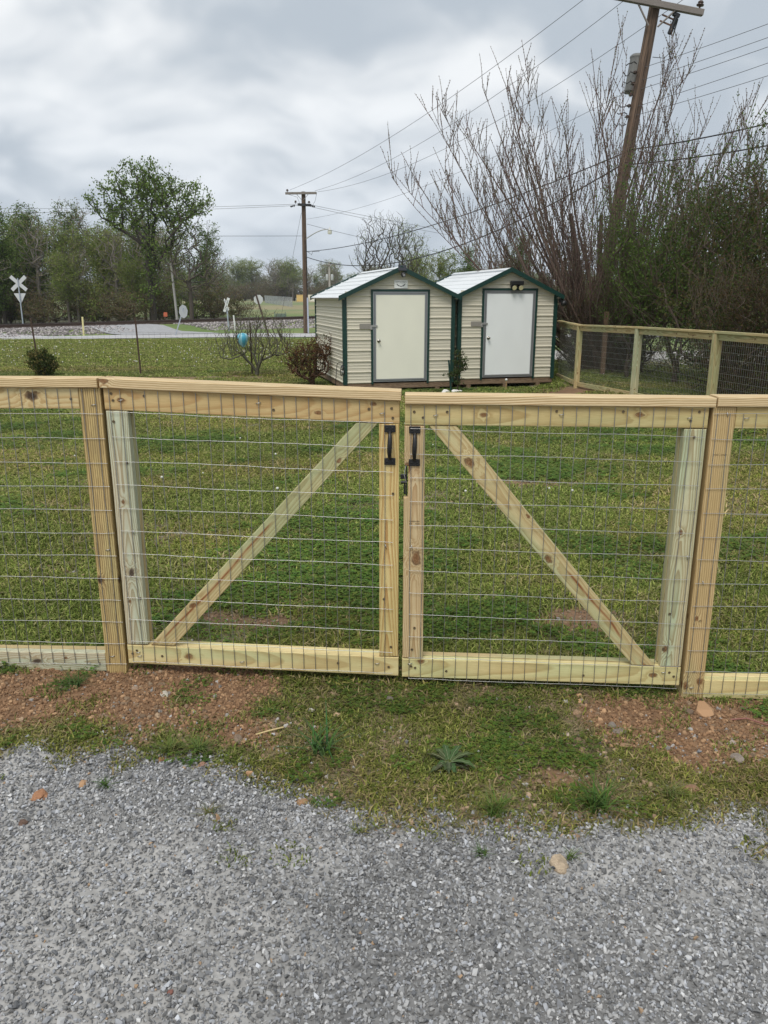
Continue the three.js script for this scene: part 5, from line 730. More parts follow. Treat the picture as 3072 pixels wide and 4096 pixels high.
{ // the great bare shrub: many upswept stems set with buds
  const r = rng(41), b = new MB(), bud = new MB(), X = 5.75, Z = -20.9; const bc = [0.125, 0.085, 0.066];
  const addBud = (p, d, s) => { const o = p.clone().addScaledVector(d, s), n = V3(r() - 0.5, r() - 0.5, r() - 0.5).cross(d).normalize(), m = d.clone().cross(n), c = r() < 0.25 ? [0.13, 0.13, 0.06] : [0.14, 0.10, 0.078]; const q = [n, m, n.clone().negate(), m.clone().negate()].map((v) => p.clone().lerp(o, 0.5).addScaledVector(v, s * 0.36)); for (let k = 0; k < 4; k++) { bud.tri(p, q[k], q[(k + 1) % 4], c); bud.tri(o, q[(k + 1) % 4], q[k], c); } };
  const budsOn = (pts, from, gap) => { for (let k = 1; k < pts.length; k++) { const a = pts[k - 1], c = pts[k], L = a.distanceTo(c), d = c.clone().sub(a).normalize(); for (let s = r() * gap; s < L; s += gap * (0.6 + r() * 0.8)) { if ((k - 1 + s / L) / (pts.length - 1) < from) continue; const p = a.clone().lerp(c, s / L), sd = V3(r() - 0.5, r() * 0.6 + 0.3, r() - 0.5).normalize().lerp(d, 0.35).normalize(); addBud(p, sd, 0.024 + r() * 0.02); } } };
  const stem = (p0, dir, len, r0, curve, seg) => { const pts = [p0.clone()], d = dir.clone().normalize(); let p = p0.clone(); for (let k = 0; k < seg; k++) { d.y += curve; d.x += (r() - 0.5) * 0.15; d.z += (r() - 0.5) * 0.15; d.normalize(); p = p.clone().addScaledVector(d, len / seg); pts.push(p); } return pts; };
  for (let k = 0; k < 86; k++) {
    const u = (k + r()) / 86, ang = mix(-1.02, 0.74, u), az = (r() - 0.5) * 1.1, d = V3(Math.sin(ang), Math.cos(ang) * 0.95, Math.sin(az) * 0.5), p0 = V3((r() - 0.5) * 0.8 + Math.sin(ang) * 0.3, 0, (r() - 0.5) * 0.6), len = mix(5.0, 8.0, r()) * (ang < 0 ? 1.0 : 0.98), thick = r() < 0.22;
    const r0 = thick ? 0.05 + r() * 0.03 : 0.015 + r() * 0.017, pts = stem(p0, d, len, r0, ang < -0.5 ? 0.035 : 0.028, 15), v = 0.75 + r() * 0.5; b.tube(pts, (t) => mix(r0, 0.004, Math.pow(t, 0.7)), thick ? 7 : 5, bc.map((c) => c * v)); budsOn(pts.slice(8), 0, 0.075);
    const ns = 17 + Math.floor(r() * 9);
    for (let j = 0; j < ns; j++) {
      const t = 0.22 + 0.74 * r(), i = Math.min(14, Math.floor(t * 15)), p = pts[i].clone().lerp(pts[i + 1], r()), sd = V3((r() - 0.5) * 1.2 + Math.sin(ang) * 0.35, 0.9 + r() * 0.4, (r() - 0.5) * 1.2), L = mix(0.6, 2.0, r() * r() + 0.1) * (1.15 - 0.5 * t), q = stem(p, sd, L, 0.01, 0.05, 6);
      b.tube(q, (s) => mix(0.0085, 0.0032, s), 3, bc.map((c) => c * (0.8 + r() * 0.5))); budsOn(q, 0.1, 0.065);
      if (r() < 0.8) { const p2 = q[2].clone(), q2 = stem(p2, V3((r() - 0.5), 0.8, (r() - 0.5)), L * 0.55, 0.008, 0.05, 4); b.tube(q2, (s) => mix(0.008, 0.004, s), 3, bc); budsOn(q2, 0.1, 0.06); }
    }
  }
  for (let k = 0; k < 90; k++) { const a = r() * 6.28, p0 = V3((r() - 0.5) * 1.6, 0.2 + r() * 1.6, (r() - 0.5) * 1.2), q = stem(p0, V3(Math.cos(a), 0.2 + r() * 0.4, Math.sin(a)), 0.7 + r() * 1.3, 0.01, 0.03, 6); b.tube(q, (s) => mix(0.011, 0.004, s), 3, bc.map((c) => c * 0.9)); }
  for (const [x, z, rr, lx] of [[0.15, 0.1, 0.16, 0.05], [-0.35, 0.0, 0.13, -0.12], [0.55, -0.1, 0.15, 0.18], [-0.1, -0.3, 0.12, -0.02]]) b.tube([V3(x, -0.1, z), V3(x + lx, 0.8, z), V3(x + lx * 2.2, 1.7, z), V3(x + lx * 4, 2.8, z), V3(x + lx * 6, 3.9, z)], (t) => rr * (1.15 - 0.75 * t), 8, [0.10, 0.068, 0.052]);
  plantThing('bare_shrub', 'great bare fan-shaped shrub of budding upright stems behind the white-door shed', 'shrub', [X, Z], 0, null, b.geo(), bud.geo(), ['stems', 'buds'], 1, vcol(0.9));
}
{ // evergreen bushes behind the rear fence
  const mk = (seed, H, W, open, n, per, cols) => { const t = grow({ seed, trunk: [[0, 0, 0], [0.05, 0.3, 0], [0, 0.7, 0.05], [0.05, 1.2, 0]], lobes: [[0, H * 0.55, 0, W, H * 0.4, W * 0.9], [-W * 0.4, H * (open ? 0.62 : 0.42), 0.1, W * 0.7, H * 0.25, W * 0.7], [W * 0.35, H * 0.78, 0, W * 0.6, H * 0.24, W * 0.6], ...(open ? [] : [[0, H * 0.2, 0, W * 1.0, H * 0.2, W * 0.8]])], n, step: 0.26, r0: 0.0045, rp: 0.40, shell: 0.6, up: 0.5 }); 
    // long upright shoots above the crown
    const b = new MB(), lb = new MB(), r = rng(seed + 500); for (let k = 0; k < 90; k++) { const a = r() * 6.28, q = W * Math.sqrt(r()) * 0.95, p = V3(Math.cos(a) * q, H * (0.6 + r() * 0.22), Math.sin(a) * q * 0.9), pts = [p]; for (let j = 1; j <= 5; j++) pts.push(V3(p.x + (r() - 0.5) * 0.22 + Math.cos(a) * 0.06 * j, p.y + j * (0.14 + r() * 0.16), p.z + (r() - 0.5) * 0.2)); b.tube(pts, (s) => mix(0.009, 0.003, s), 3, [0.13, 0.10, 0.075]); for (let j = 0; j < 26; j++) { const s = r() * 5, i = Math.min(4, Math.floor(s)), o = pts[i].clone().lerp(pts[i + 1], s - i), c = cols[Math.floor(r() * cols.length)]; lb.leaf(o.x, o.y, o.z, r() - 0.5, r() * 0.7, r() - 0.5, 0.05, 0.026, r() * 6, c.map((v) => v * (0.9 + r() * 0.5))); } }
    const g0 = branchGeo(t, [0.085, 0.062, 0.046]), g1 = b.geo(), l0 = leafGeo(t, { per, spread: 0.2, size: 0.047, cols, back: 4 }), l1 = lb.geo(); return [mergeGeometries([g0, g1]), mergeGeometries([l0, l1])]; };
  const A = mk(301, 4.3, 1.5, true, 900, 13, [[0.10, 0.16, 0.036], [0.12, 0.18, 0.042], [0.085, 0.13, 0.034]]), B = mk(302, 4.2, 1.6, false, 1150, 15, DARKS), C = mk(303, 3.8, 1.6, false, 1150, 13, [[0.10, 0.085, 0.036], [0.07, 0.095, 0.028], [0.125, 0.085, 0.045], [0.09, 0.06, 0.035]]);
  for (const [k, x, z, ry, s, l] of [
    [A, 6.35, -17.3, 0.4, [1.05, 1.05, 1.05], 'green open bush beside the leaning pole, drive visible beneath it'], [A, 5.75, -18.7, 2.9, [0.72, 0.97, 0.7], 'airy green bush in front of the lower leaning pole'], [C, 4.95, -20.6, 1.0, [0.5, 0.55, 0.5], 'low brown thicket at the left foot of the great bare shrub'], [C, 6.5, -20.0, 2.0, [0.6, 0.75, 0.55], 'low brown thicket hiding the foot of the leaning pole'], [C, 5.75, -19.9, 3.0, [0.38, 0.62, 0.38], 'narrow brown thicket among the trunks of the great bare shrub'],
    [B, 6.35, -14.9, 1.2, [1.05, 1.02, 1.05], 'dark evergreen bush right of the gap in the rear fence view'], [C, 7.3, -12.6, 2.2, [1.05, 1.12, 1.05], 'brown-tinged bush behind the rear fence near the right edge'], [B, 6.75, -10.9, 3.3, [0.95, 0.95, 0.95], 'dark bush furthest right behind the rear fence'],
    [A, 8.6, -16.4, 2.6, [1.15, 1.25, 1.15], 'tall leafy bush rising behind the dark evergreen bush'], [C, 9.0, -13.8, 0.9, [1.15, 1.3, 1.15], 'tall brown-tinged bush rising at the right edge'], [B, 8.1, -18.8, 4.1, [1, 1.0, 1], 'dark bush far behind the rear fence, right of the leaning pole'], [C, 10.4, -17.5, 5.0, [1.3, 1.45, 1.3], 'tall thin bush deepest behind the right bushes'], [C, 5.85, -12.9, 4.4, [0.7, 0.62, 0.7], 'low brown bush pressed against the rear fence']]) plantThing('evergreen_bush', l, 'bush', [x, z], ry, 'bushes behind the rear fence', k[0], k[1], ['branches', 'foliage'], s);
}
{ // shrubs of the yard
  const boxw = grow({ seed: 61, trunk: [[0, 0, 0], [0, 0.12, 0], [0.02, 0.25, 0]], lobes: [[0, 0.34, 0, 0.40, 0.30, 0.38], [0.16, 0.36, 0.05, 0.32, 0.24, 0.3], [-0.12, 0.56, 0, 0.26, 0.2, 0.26], [0.06, 0.66, 0, 0.14, 0.16, 0.14]], n: 520, step: 0.08, r0: 0.0035, rp: 0.42, shell: 0.4 });
  plantThing('round_shrub', 'small dense yellow-flecked evergreen shrub behind the left fence', 'shrub', [-9.22, -21.4], 0, null, branchGeo(boxw, [0.06, 0.05, 0.035]), leafGeo(boxw, { per: 13, spread: 0.075, size: 0.05, cols: [[0.05, 0.075, 0.018], [0.065, 0.09, 0.02], [0.05, 0.07, 0.018], [0.19, 0.16, 0.055]], back: 3 }), ['branches', 'foliage']);
  const twig = grow({ seed: 62, trunk: [[0, 0, 0], [0.0, 0.1, 0], [0.02, 0.2, 0]], lobes: [[0, 1.0, 0, 0.7, 0.55, 0.55], [-0.5, 0.85, 0, 0.42, 0.45, 0.4], [0.5, 0.88, 0, 0.42, 0.45, 0.4], [0, 1.5, 0, 0.6, 0.28, 0.35]], n: 820, step: 0.16, r0: 0.003, rp: 0.38, shell: 0.5, up: 1.7 });
  plantThing('twiggy_shrub', 'bare twiggy vase-shaped shrub behind the left gate leaf', 'shrub', [-3.45, -21.5], 0.3, null, branchGeo(twig, [0.11, 0.105, 0.075]), leafGeo(twig, { per: 2, spread: 0.04, size: 0.022, cols: BUDS, back: 2 }), ['branches', 'buds'], [1.45, 1.12, 1.3]);
  const barb = grow({  seed: 63, trunk: [[0, 0, 0], [0, 0.1, 0], [0.02, 0.2, 0]], lobes: [[-0.05, 0.55, 0, 0.52, 0.36, 0.45], [0.1, 0.85, 0, 0.42, 0.3, 0.4], [-0.35, 0.7, 0.1, 0.32, 0.34, 0.3], [0.35, 0.9, 0, 0.2, 0.35, 0.2]], n: 760, step: 0.1, r0: 0.0034, rp: 0.42, shell: 0.5, up: 0.5 });
  plantThing('red_shrub', 'reddish brown dense twiggy shrub against the side of the cream-door shed', 'shrub', [-1.72, -18.9], 0, null, branchGeo(barb, [0.10, 0.055, 0.035]), leafGeo(barb, { per: 7, spread: 0.07, size: 0.034, cols: [[0.12, 0.055, 0.028], [0.15, 0.08, 0.04], [0.10, 0.10, 0.035]], back: 3, keep: (p, r) => true }), ['branches', 'foliage'], [1.12, 1.08, 1.1]);
  const rose = grow({ seed: 64, trunk: [[0, 0, 0], [0.02, 0.25, 0], [0, 0.5, 0], [0.03, 0.75, 0.0], [0.0, 0.95, 0]], lobes: [[0.02, 0.55, 0.02, 0.17, 0.42, 0.14], [0.02, 0.95, 0, 0.12, 0.2, 0.1], [-0.2, 0.45, 0.04, 0.18, 0.09, 0.1], [0.2, 0.7, 0.04, 0.13, 0.22, 0.1]], n: 150, step: 0.1, r0: 0.003, rp: 0.42, shell: 0.5 });
  plantThing('climbing_rose', 'leafy dark green climbing rose in the gap between the sheds', 'plant', [1.62, -17.45], 0, null, branchGeo(rose, [0.09, 0.06, 0.04]), leafGeo(rose, { per: 10, spread: 0.06, size: 0.04, cols: [[0.05, 0.08, 0.025], [0.06, 0.095, 0.03], [0.075, 0.085, 0.03]], back: 3, aspect: 0.7 }), ['stems', 'foliage'], [0.85, 0.9, 0.85]);
}

// ------------------------------------------------------------------ grass
const GRASSM = leafMat(0.28);
function turf(seed, n, rad, hMin, hMax, cols, lean = 0.7, width = 0.0032) {
  const r = rng(seed), b = new MB();
  for (let k = 0; k < n; k++) {
    const a = r() * 6.283, q = rad * Math.sqrt(r()), x = Math.cos(a) * q, z = Math.sin(a) * q, h = mix(hMin, hMax, r()), da = r() * 6.283, l = lean * (0.3 + r()) * h, w = width * (0.7 + r() * 0.7), c0 = cols[Math.floor(r() * cols.length)], v = 0.62 + r() * 0.8, c = c0.map((t) => t * v);
    const dx = Math.cos(da), dz = Math.sin(da), sx = -dz * w, sz = dx * w, p0 = V3(x, -0.004, z), p1 = V3(x + dx * l * 0.35, h * 0.6, z + dz * l * 0.35), p2 = V3(x + dx * l, h * (0.95 - 0.35 * r()), z + dz * l);
    b.quad(V3(p0.x - sx, p0.y, p0.z - sz), V3(p0.x + sx, p0.y, p0.z + sz), V3(p1.x + sx * 0.85, p1.y, p1.z + sz * 0.85), V3(p1.x - sx * 0.85, p1.y, p1.z - sz * 0.85), c); b.tri(V3(p1.x - sx * 0.85, p1.y, p1.z - sz * 0.85), V3(p1.x + sx * 0.85, p1.y, p1.z + sz * 0.85), p2, c);
  }
  return b.geo();
}
function cloverGeo(seed, n, rad, cols) {
  const r = rng(seed), b = new MB();
  for (let k = 0; k < n; k++) { const a = r() * 6.283, q = rad * Math.sqrt(r()), x = Math.cos(a) * q, z = Math.sin(a) * q, y = 0.01 + r() * 0.024, c = cols[Math.floor(r() * cols.length)].map((t) => t * (0.8 + r() * 0.4)), s = 0.0048 + r() * 0.0048, o = r() * 6; for (let j = 0; j < 3; j++) { const w = o + j * 2.094; b.leaf(x, y, z, Math.cos(w), (r() - 0.35) * 0.7, Math.sin(w), s * 1.5, s * 1.25, (r() - 0.5) * 0.8, c); } }
  return b.geo();
}
const LAWN = [[0.175, 0.235, 0.046], [0.215, 0.275, 0.056], [0.145, 0.20, 0.04], [0.31, 0.345, 0.10], [0.235, 0.25, 0.075]], DRY = [[0.30, 0.27, 0.13], [0.24, 0.24, 0.09], [0.34, 0.30, 0.17], [0.17, 0.20, 0.06]], BROAD = [[0.11, 0.18, 0.036], [0.135, 0.21, 0.042], [0.095, 0.16, 0.034]];
{
  const types = [turf(1, 50, 0.062, 0.014, 0.036, LAWN, 0.9, 0.0023), turf(2, 50, 0.062, 0.012, 0.032, [...LAWN, ...LAWN, DRY[3], DRY[1]], 0.8, 0.0027), turf(3, 44, 0.062, 0.013, 0.038, [...LAWN, DRY[0], DRY[1]], 1.0, 0.0026), turf(4, 34, 0.066, 0.014, 0.04, DRY, 1.3, 0.0024), cloverGeo(5, 46, 0.062, BROAD), cloverGeo(6, 36, 0.066, [...BROAD, LAWN[0]])];
  const lists = types.map(() => []), r = rng(7);
  const put = (x, z, sp, front) => {
    const d = -z, bare = Math.max(dirtAmount(x, z) * (front ? mix(0.99, 0.6, sstep(0.52, 0.62, fbm(x * 6 + 11, z * 6, 3, 161))) : 0.93), bareAmount(x, z) * 0.5, front ? gravelAmount(x, z) * 0.985 : 0, front ? sstep(0.46, 0.62, fbm(x * 5 + 3, z * 5, 4, 151)) * 0.8 : sstep(0.56, 0.72, fbm(x * 3.2 + 3, z * 3.2, 4, 157)) * 0.3 * (1 - sstep(6, 14, d))); if (r() < bare) { if (front && r() < 0.55 * (1 - gravelAmount(x, z)) * (1 - dirtAmount(x, z))) { const w = 0.6 + r() * 0.5; lists[3].push([x, z, sp / 0.05, 0.3 + r() * 0.3, r() * 6.28, [w, w * 0.95, w * 0.9]]); } return; }
    const dry = dryAmount(x, z), cl = front ? fbm(x * 4 + 70, z * 4, 3, 111) + 0.02 + 0.09 * sstep(-2.6, -2.95, z) : fbm(x * 1.3 + 70, z * 1.3, 3, 111); let t;
    if (r() < dry * 0.42) t = 3; else if (r() < sstep(0.52, 0.68, cl) * 0.5 * (1 - sstep(10, 24, d))) t = r() < 0.5 ? 4 : 5; else t = r() < 0.4 ? 0 : r() < 0.5 ? 1 : 2;
    const s = (sp / 0.042) * (0.85 + r() * 0.35), sy = Math.pow(sp / 0.042, 0.28) * (0.75 + r() * 0.5) * (front ? 0.7 : 1), v = (front ? 0.8 : 1) * (0.82 + r() * 0.3) * mix(0.68, 1.32, fbm(x * (front ? 3 : 0.9), z * (front ? 3 : 0.8), 4, 131));
    lists[t].push([x, z, s, sy, r() * 6.28, [v * mix(1, 1.25, dry), v * mix(1, 1.07, dry), v]]);
  };
  const band = (z0, z1, front) => { let z = z0; while (z > z1) { const d = -z, sp = front ? 0.037 : 0.032 + 0.0053 * d, half = front ? 2.6 : 0.56 * d + 1.3; for (let x = -half; x < half; x += sp) { const px = x + (r() - 0.5) * sp, pz = z + (r() - 0.5) * sp; if (px > 5.7 && pz < -9 && pz > -30 && r() < 0.6) continue; put(px, pz, sp, front); } z -= sp; } };
  band(-1.95, -3.15, true); band(-3.15, -24, false);
  // taller, coarser field grass up to the road
  let z = -24; while (z > -40.5) { const sp = 0.21; for (let x = -30; x < 12; x += sp) { const px = x + (r() - 0.5) * sp, pz = z + (r() - 0.5) * sp; if (px > 4 && pz < -22.3) continue; const v = 0.85 + r() * 0.35; lists[r() < 0.14 ? 3 : Math.floor(r() * 3)].push([px, pz, 4.4, 1.7 + r() * 0.9, r() * 6.28, [v * 1.08, v * 1.05, v]]); } z -= sp; }
  const g = thing('lawn_grass', 'short patchy lawn grass with clover and straw', 'grass', [0, 0, 0], 0, null, 'stuff'), M = new THREE.Matrix4(), q = new THREE.Quaternion(), c = new THREE.Color(); let tot = 0;
  lists.forEach((l, k) => { const im = new THREE.InstancedMesh(types[k], GRASSM, l.length); l.forEach(([x, z, s, sy, a, col], i) => { q.setFromAxisAngle(V3(0, 1, 0), a); im.setMatrixAt(i, M.compose(V3(x, height(x, z), z), q, V3(s, sy, s))); im.setColorAt(i, c.setRGB(...col)); }); im.name = k < 3 ? 'grass_blades' : k === 3 ? 'straw' : 'clover'; g.add(im); tot += l.length; });
  console.log('grass clumps', tot);
  // dandelion clocks and tall stalks in the field
  const st = new MB(); st.tube([V3(0, 0, 0), V3(0.01, 0.12, 0), V3(0.0, 0.22, 0)], 0.004, 3, [0.25, 0.27, 0.12]); const head = new THREE.IcosahedronGeometry(0.015, 1).translate(0, 0.235, 0);
  const n = 420, A = new THREE.InstancedMesh(st.geo(), barkM, n), B = new THREE.InstancedMesh(head, std(0.62, 0.62, 0.56, 0.95), n), dg = thing('dandelion_clocks', 'scattered white dandelion clocks in the field grass', 'flowers', [0, 0, 0], 0, null, 'stuff');
  for (let k = 0; k < n; k++) { const z = k < 380 ? -22 - r() * 12 : -5 - r() * 14, x = k < 380 ? -22 + r() * 21 : (r() - 0.5) * -z * 0.9; const s = k < 380 ? 0.9 + r() * 0.5 : 0.5 + r() * 0.3; q.setFromEuler(new THREE.Euler((r() - 0.5) * 0.3, r() * 6, (r() - 0.5) * 0.3)); M.compose(V3(x, height(x, z), z), q, V3(s, s, s)); A.setMatrixAt(k, M); B.setMatrixAt(k, M); }
  A.name = 'stalks'; B.name = 'seed_heads'; dg.add(A, B);
}
// ------------------------------------------------------------------ gravel and soil crumbs
function shard(seed, n = 9, flat = 0.7) { const r = rng(seed), p = []; for (let k = 0; k < n; k++) { const u = r() * 2 - 1, a = r() * 6.283, q = Math.sqrt(1 - u * u), s = 0.75 + r() * 0.35; p.push(V3(q * Math.cos(a) * s, u * s * flat, q * Math.sin(a) * s * (0.7 + r() * 0.3))); } const g = new ConvexGeometry(p); g.computeVertexNormals(); return g; }
function lump(seed, detail = 1, amt = 0.3) { const g = new THREE.IcosahedronGeometry(1, detail), p = g.attributes.position; for (let i = 0; i < p.count; i++) { const v = V3().fromBufferAttribute(p, i), k = 1 + (vnoise(v.x * 1.6 + seed * 3.1 + v.z, v.y * 1.6 + v.z * 1.3 + 9, seed) - 0.5) * amt * 2; p.setXYZ(i, v.x * k, v.y * k, v.z * k); } g.computeVertexNormals(); return g; }
{
  const shapes = Array.from({ length: 7 }, (_, k) => shard(900 + k, 8 + (k % 3), 0.55 + 0.06 * k)), lists = shapes.map(() => []), r = rng(17);
  const add = (n, x0, x1, z0, z1, s0, s1, pw, lift) => { for (let k = 0; k < n; k++) { const x = mix(x0, x1, r()), z = mix(z0, z1, r()); if (r() > gravelAmount(x, z) + (z > -2.85 && r() < 0.03 ? 1 : 0)) continue; const dust = sstep(0.47, 0.66, fbm(x * 1.6 + z * 0.8 + 3, z * 1.3 - x * 0.5, 4, 51)); if (r() < dust * 0.3) continue; const s = mix(s0, s1, Math.pow(r(), pw)); let v = 0.11 + 0.36 * Math.pow(r(), 1.05); if (r() < 0.025) v = 0.5 + r() * 0.15; v *= mix(0.8, 1.18, fbm(x * 0.9, z * 1.1, 3, 19)); const w = r(); const col = w < 0.005 ? [0.36, 0.25, 0.16] : w < 0.3 ? [v * 0.97, v * 0.995, v * 1.05] : [v, v * 0.995, v * 0.99]; lists[Math.floor(r() * 7)].push([x, z, s, lift * s, col]); } };
  add(150000, -2.1, 2.1, -2.75, -0.95, 0.0026, 0.0074, 1.3, 0.42);
  add(30000, -2.1, 2.1, -2.75, -0.95, 0.005, 0.0098, 1.9, 0.6);
  add(2600, -2.1, 2.1, -2.75, -0.95, 0.009, 0.0125, 2.0, 0.6);
  add(20000, -4, 4, -2.6, 0.6, 0.004, 0.010, 1.4, 0.3);
  const g = thing('gravel', 'loose grey crushed gravel of the drive in front of the gate', 'gravel', [0, 0, 0], 0, null, 'stuff'), M = new THREE.Matrix4(), q = new THREE.Quaternion(), c = new THREE.Color(), mat = new THREE.MeshStandardMaterial({ color: 0xffffff, roughness: 0.92, flatShading: true });
  lists.forEach((l, k) => { const im = new THREE.InstancedMesh(shapes[k], mat, l.length); l.forEach(([x, z, s, lift, col], i) => { q.setFromEuler(new THREE.Euler((r() - 0.5) * 2.4, r() * 6.28, (r() - 0.5) * 2.4)); im.setMatrixAt(i, M.compose(V3(x, height(x, z) + lift, z), q, V3(s * (0.9 + r() * 0.5), s * 1.15, s))); im.setColorAt(i, c.setRGB(...col)); }); im.name = 'gravel_stones'; g.add(im); });
  // clods in the dug earth
  const cl = Array.from({ length: 4 }, (_, k) => (k % 2 ? shard(60 + k, 10, 0.8) : lump(40 + k, 1, 0.5))), cls = cl.map(() => []);
  for (let k = 0; k < 95000; k++) { const left = r() < 0.55, x = left ? mix(-2.0, -0.25, r()) : mix(0.75, 2.3, r()), z = mix(-3.35, -2.4, r()); if (r() > Math.pow(dirtAmount(x, z), 1.5) * 0.9) continue; const s = 0.0016 + 0.009 * Math.pow(r(), 5), w = r(), v = 0.65 + r() * 0.65; const col = w < 0.02 ? [0.30 * v, 0.28 * v, 0.26 * v] : w < 0.22 ? [0.36 * v, 0.225 * v, 0.125 * v] : [0.235 * v, 0.136 * v, 0.073 * v]; cls[k % 4].push([x, z, s, 0.3 * s, col]); }
  for (let k = 0; k < 130000; k++) { const z = -2.1 - 8 * Math.pow(r(), 1.6), half = -z * 0.6 + 0.6, x = mix(-half, half, r()), d = Math.max(dirtAmount(x, z), bareAmount(x, z) * 0.8); if (r() > (z < -3.3 ? d : sstep(0.44, 0.6, fbm(x * 5 + 3, z * 5, 4, 151)) * 0.8 * (1 - gravelAmount(x, z))) + 0.05 * (1 - gravelAmount(x, z))) continue; const s = (0.0022 + 0.008 * Math.pow(r(), 4)) * (1 + 0.08 * -z), v = 0.6 + r() * 0.75, w = r(); cls[k % 4].push([x, z, s, 0.2 * s, w < 0.08 ? [0.33 * v, 0.31 * v, 0.29 * v] : w < 0.5 ? [0.30 * v, 0.215 * v, 0.14 * v] : [0.22 * v, 0.15 * v, 0.095 * v]]); }
  const dm = new THREE.MeshStandardMaterial({ color: 0xffffff, roughness: 1 }), dg = thing('soil_clods', 'crumbled red-brown soil clods in the dug earth by the posts', 'soil', [0, 0, 0], 0, null, 'stuff');
  cls.forEach((l, k) => { const im = new THREE.InstancedMesh(cl[k], dm, l.length); l.forEach(([x, z, s, lift, col], i) => { q.setFromEuler(new THREE.Euler(r() * 6, r() * 6, r() * 6)); im.setMatrixAt(i, M.compose(V3(x, height(x, z) + lift, z), q, V3(s, s * 0.75, s * 0.9))); im.setColorAt(i, c.setRGB(...col)); }); im.name = 'clods'; dg.add(im); });
}
{ // single stones
  const S = [[-1.15, -2.271, 0.04, 0.72, 1.0, [0.52, 0.26, 0.14], 'orange-topped pale stone on the gravel, largest at the left'], [-1.033, -2.341, 0.032, 0.6, 1.3, [0.40, 0.24, 0.13], 'flat tan stone on the gravel beside the orange stone'], [-1.148, -2.14, 0.024, 0.85, 1.0, [0.24, 0.15, 0.11], 'brown stone on the gravel at the left edge'], [-0.802, -2.479, 0.02, 0.9, 1, [0.46, 0.24, 0.11], 'small round orange stone at the edge of the gravel'], [-0.526, -2.155, 0.034, 0.75, 1.4, [0.30, 0.19, 0.11], 'long tilted brown stone lying on the gravel'], [-0.27, -2.262, 0.026, 0.55, 1.3, [0.48, 0.28, 0.15], 'flat tan stone where grass meets gravel'], [-0.553, -2.622, 0.034, 0.7, 1.4, [0.33, 0.24, 0.17], 'smooth elongated tan stone on the weedy soil'], [-0.472, -2.408, 0.027, 0.9, 0.9, [0.46, 0.27, 0.15], 'upright orange-tan chip at the tip of the gravel'], [-0.653, -2.46, 0.024, 0.5, 1.4, [0.46, 0.26, 0.18], 'flat pinkish stone on the gravel edge'], [-0.572, -1.928, 0.018, 0.6, 1.3, [0.09, 0.09, 0.10], 'dark grey lump on the open gravel'], [-0.519, -1.521, 0.016, 0.5, 1.3, [0.20, 0.09, 0.07], 'small dark red flat stone near the bottom of the gravel'], [0.521, -1.967, 0.043, 0.8, 1.1, [0.60, 0.47, 0.33], 'large cream and rust stone alone on the right gravel'], [1.071, -2.375, 0.038, 0.65, 1.1, [0.38, 0.22, 0.13], 'blocky brown stone at the right edge of the grass'], [1.345, -2.944, 0.06, 0.72, 1.2, [0.40, 0.24, 0.13], 'large round tan stone at the foot of the right post'], [1.27, -2.93, 0.032, 0.6, 0.9, [0.24, 0.17, 0.12], 'dark stone beside the large stone at the right post'], [0.791, -2.883, 0.032, 0.85, 1.0, [0.46, 0.30, 0.18], 'round tan stone in the grass left of the bare earth'], [0.713, -2.706, 0.026, 0.8, 1.0, [0.42, 0.33, 0.27], 'pinkish grey stone in the grass below the right leaf'], [0.932, -2.757, 0.034, 0.45, 1.5, [0.30, 0.24, 0.20], 'flat slab of stone on the bare earth'], [0.915, -2.80, 0.026, 0.75, 1.1, [0.34, 0.29, 0.25], 'grey stone behind the flat slab on the bare earth'], [-0.185, -2.824, 0.036, 0.75, 1.2, [0.44, 0.30, 0.19], 'smooth oval tan stone in the grass before the left leaf'], [0.025, -2.965, 0.03, 0.9, 0.9, [0.22, 0.19, 0.16], 'dull grey stone in the grass under the gate gap'], [-0.917, -2.953, 0.026, 0.7, 1.5, [0.68, 0.62, 0.52], 'bright white stone on the bare earth below the left leaf'], [1.345, -2.68, 0.036, 0.75, 1.1, [0.34, 0.28, 0.24], 'angular grey stone on the bare earth at the right'], [1.317, -2.569, 0.036, 0.7, 1.2, [0.36, 0.30, 0.25], 'greyish stone at the grassy edge of the right earth'], [0.921, -2.644, 0.026, 0.6, 1.4, [0.42, 0.26, 0.15], 'oblong tan stone at the tip of the right earth'], [-1.36, -2.98, 0.022, 0.7, 1.3, [0.50, 0.34, 0.24], 'pale peach stone on the earth at far left'], [-1.05, -2.99, 0.022, 0.6, 1.4, [0.46, 0.32, 0.22], 'flat tan stone on the earth just before the left post'], [1.46, -2.93, 0.028, 0.7, 1.1, [0.38, 0.23, 0.13], 'brown stone right of the large stone at the right post']];
  S.forEach(([x, z, s0, f, e, col, l], k) => { const s = s0 * (s0 > 0.05 ? 0.85 : 0.62), g = (k % 3 === 1 ? shard(700 + k, 16, 1) : lump(k + 3, 2, 0.28)).scale(s * e, s * f, s * 0.95), m = std(...col, 0.92, { map: noiseTex, bumpMap: noiseTex, bumpScale: 0.004 }); tag(mesh('stone', g, m, null, [x, height(x, z) + s * f * 0.3, z], [0.1, k * 1.3, (k % 4) * 0.06]), l, 'stone', 'loose stones'); });
}
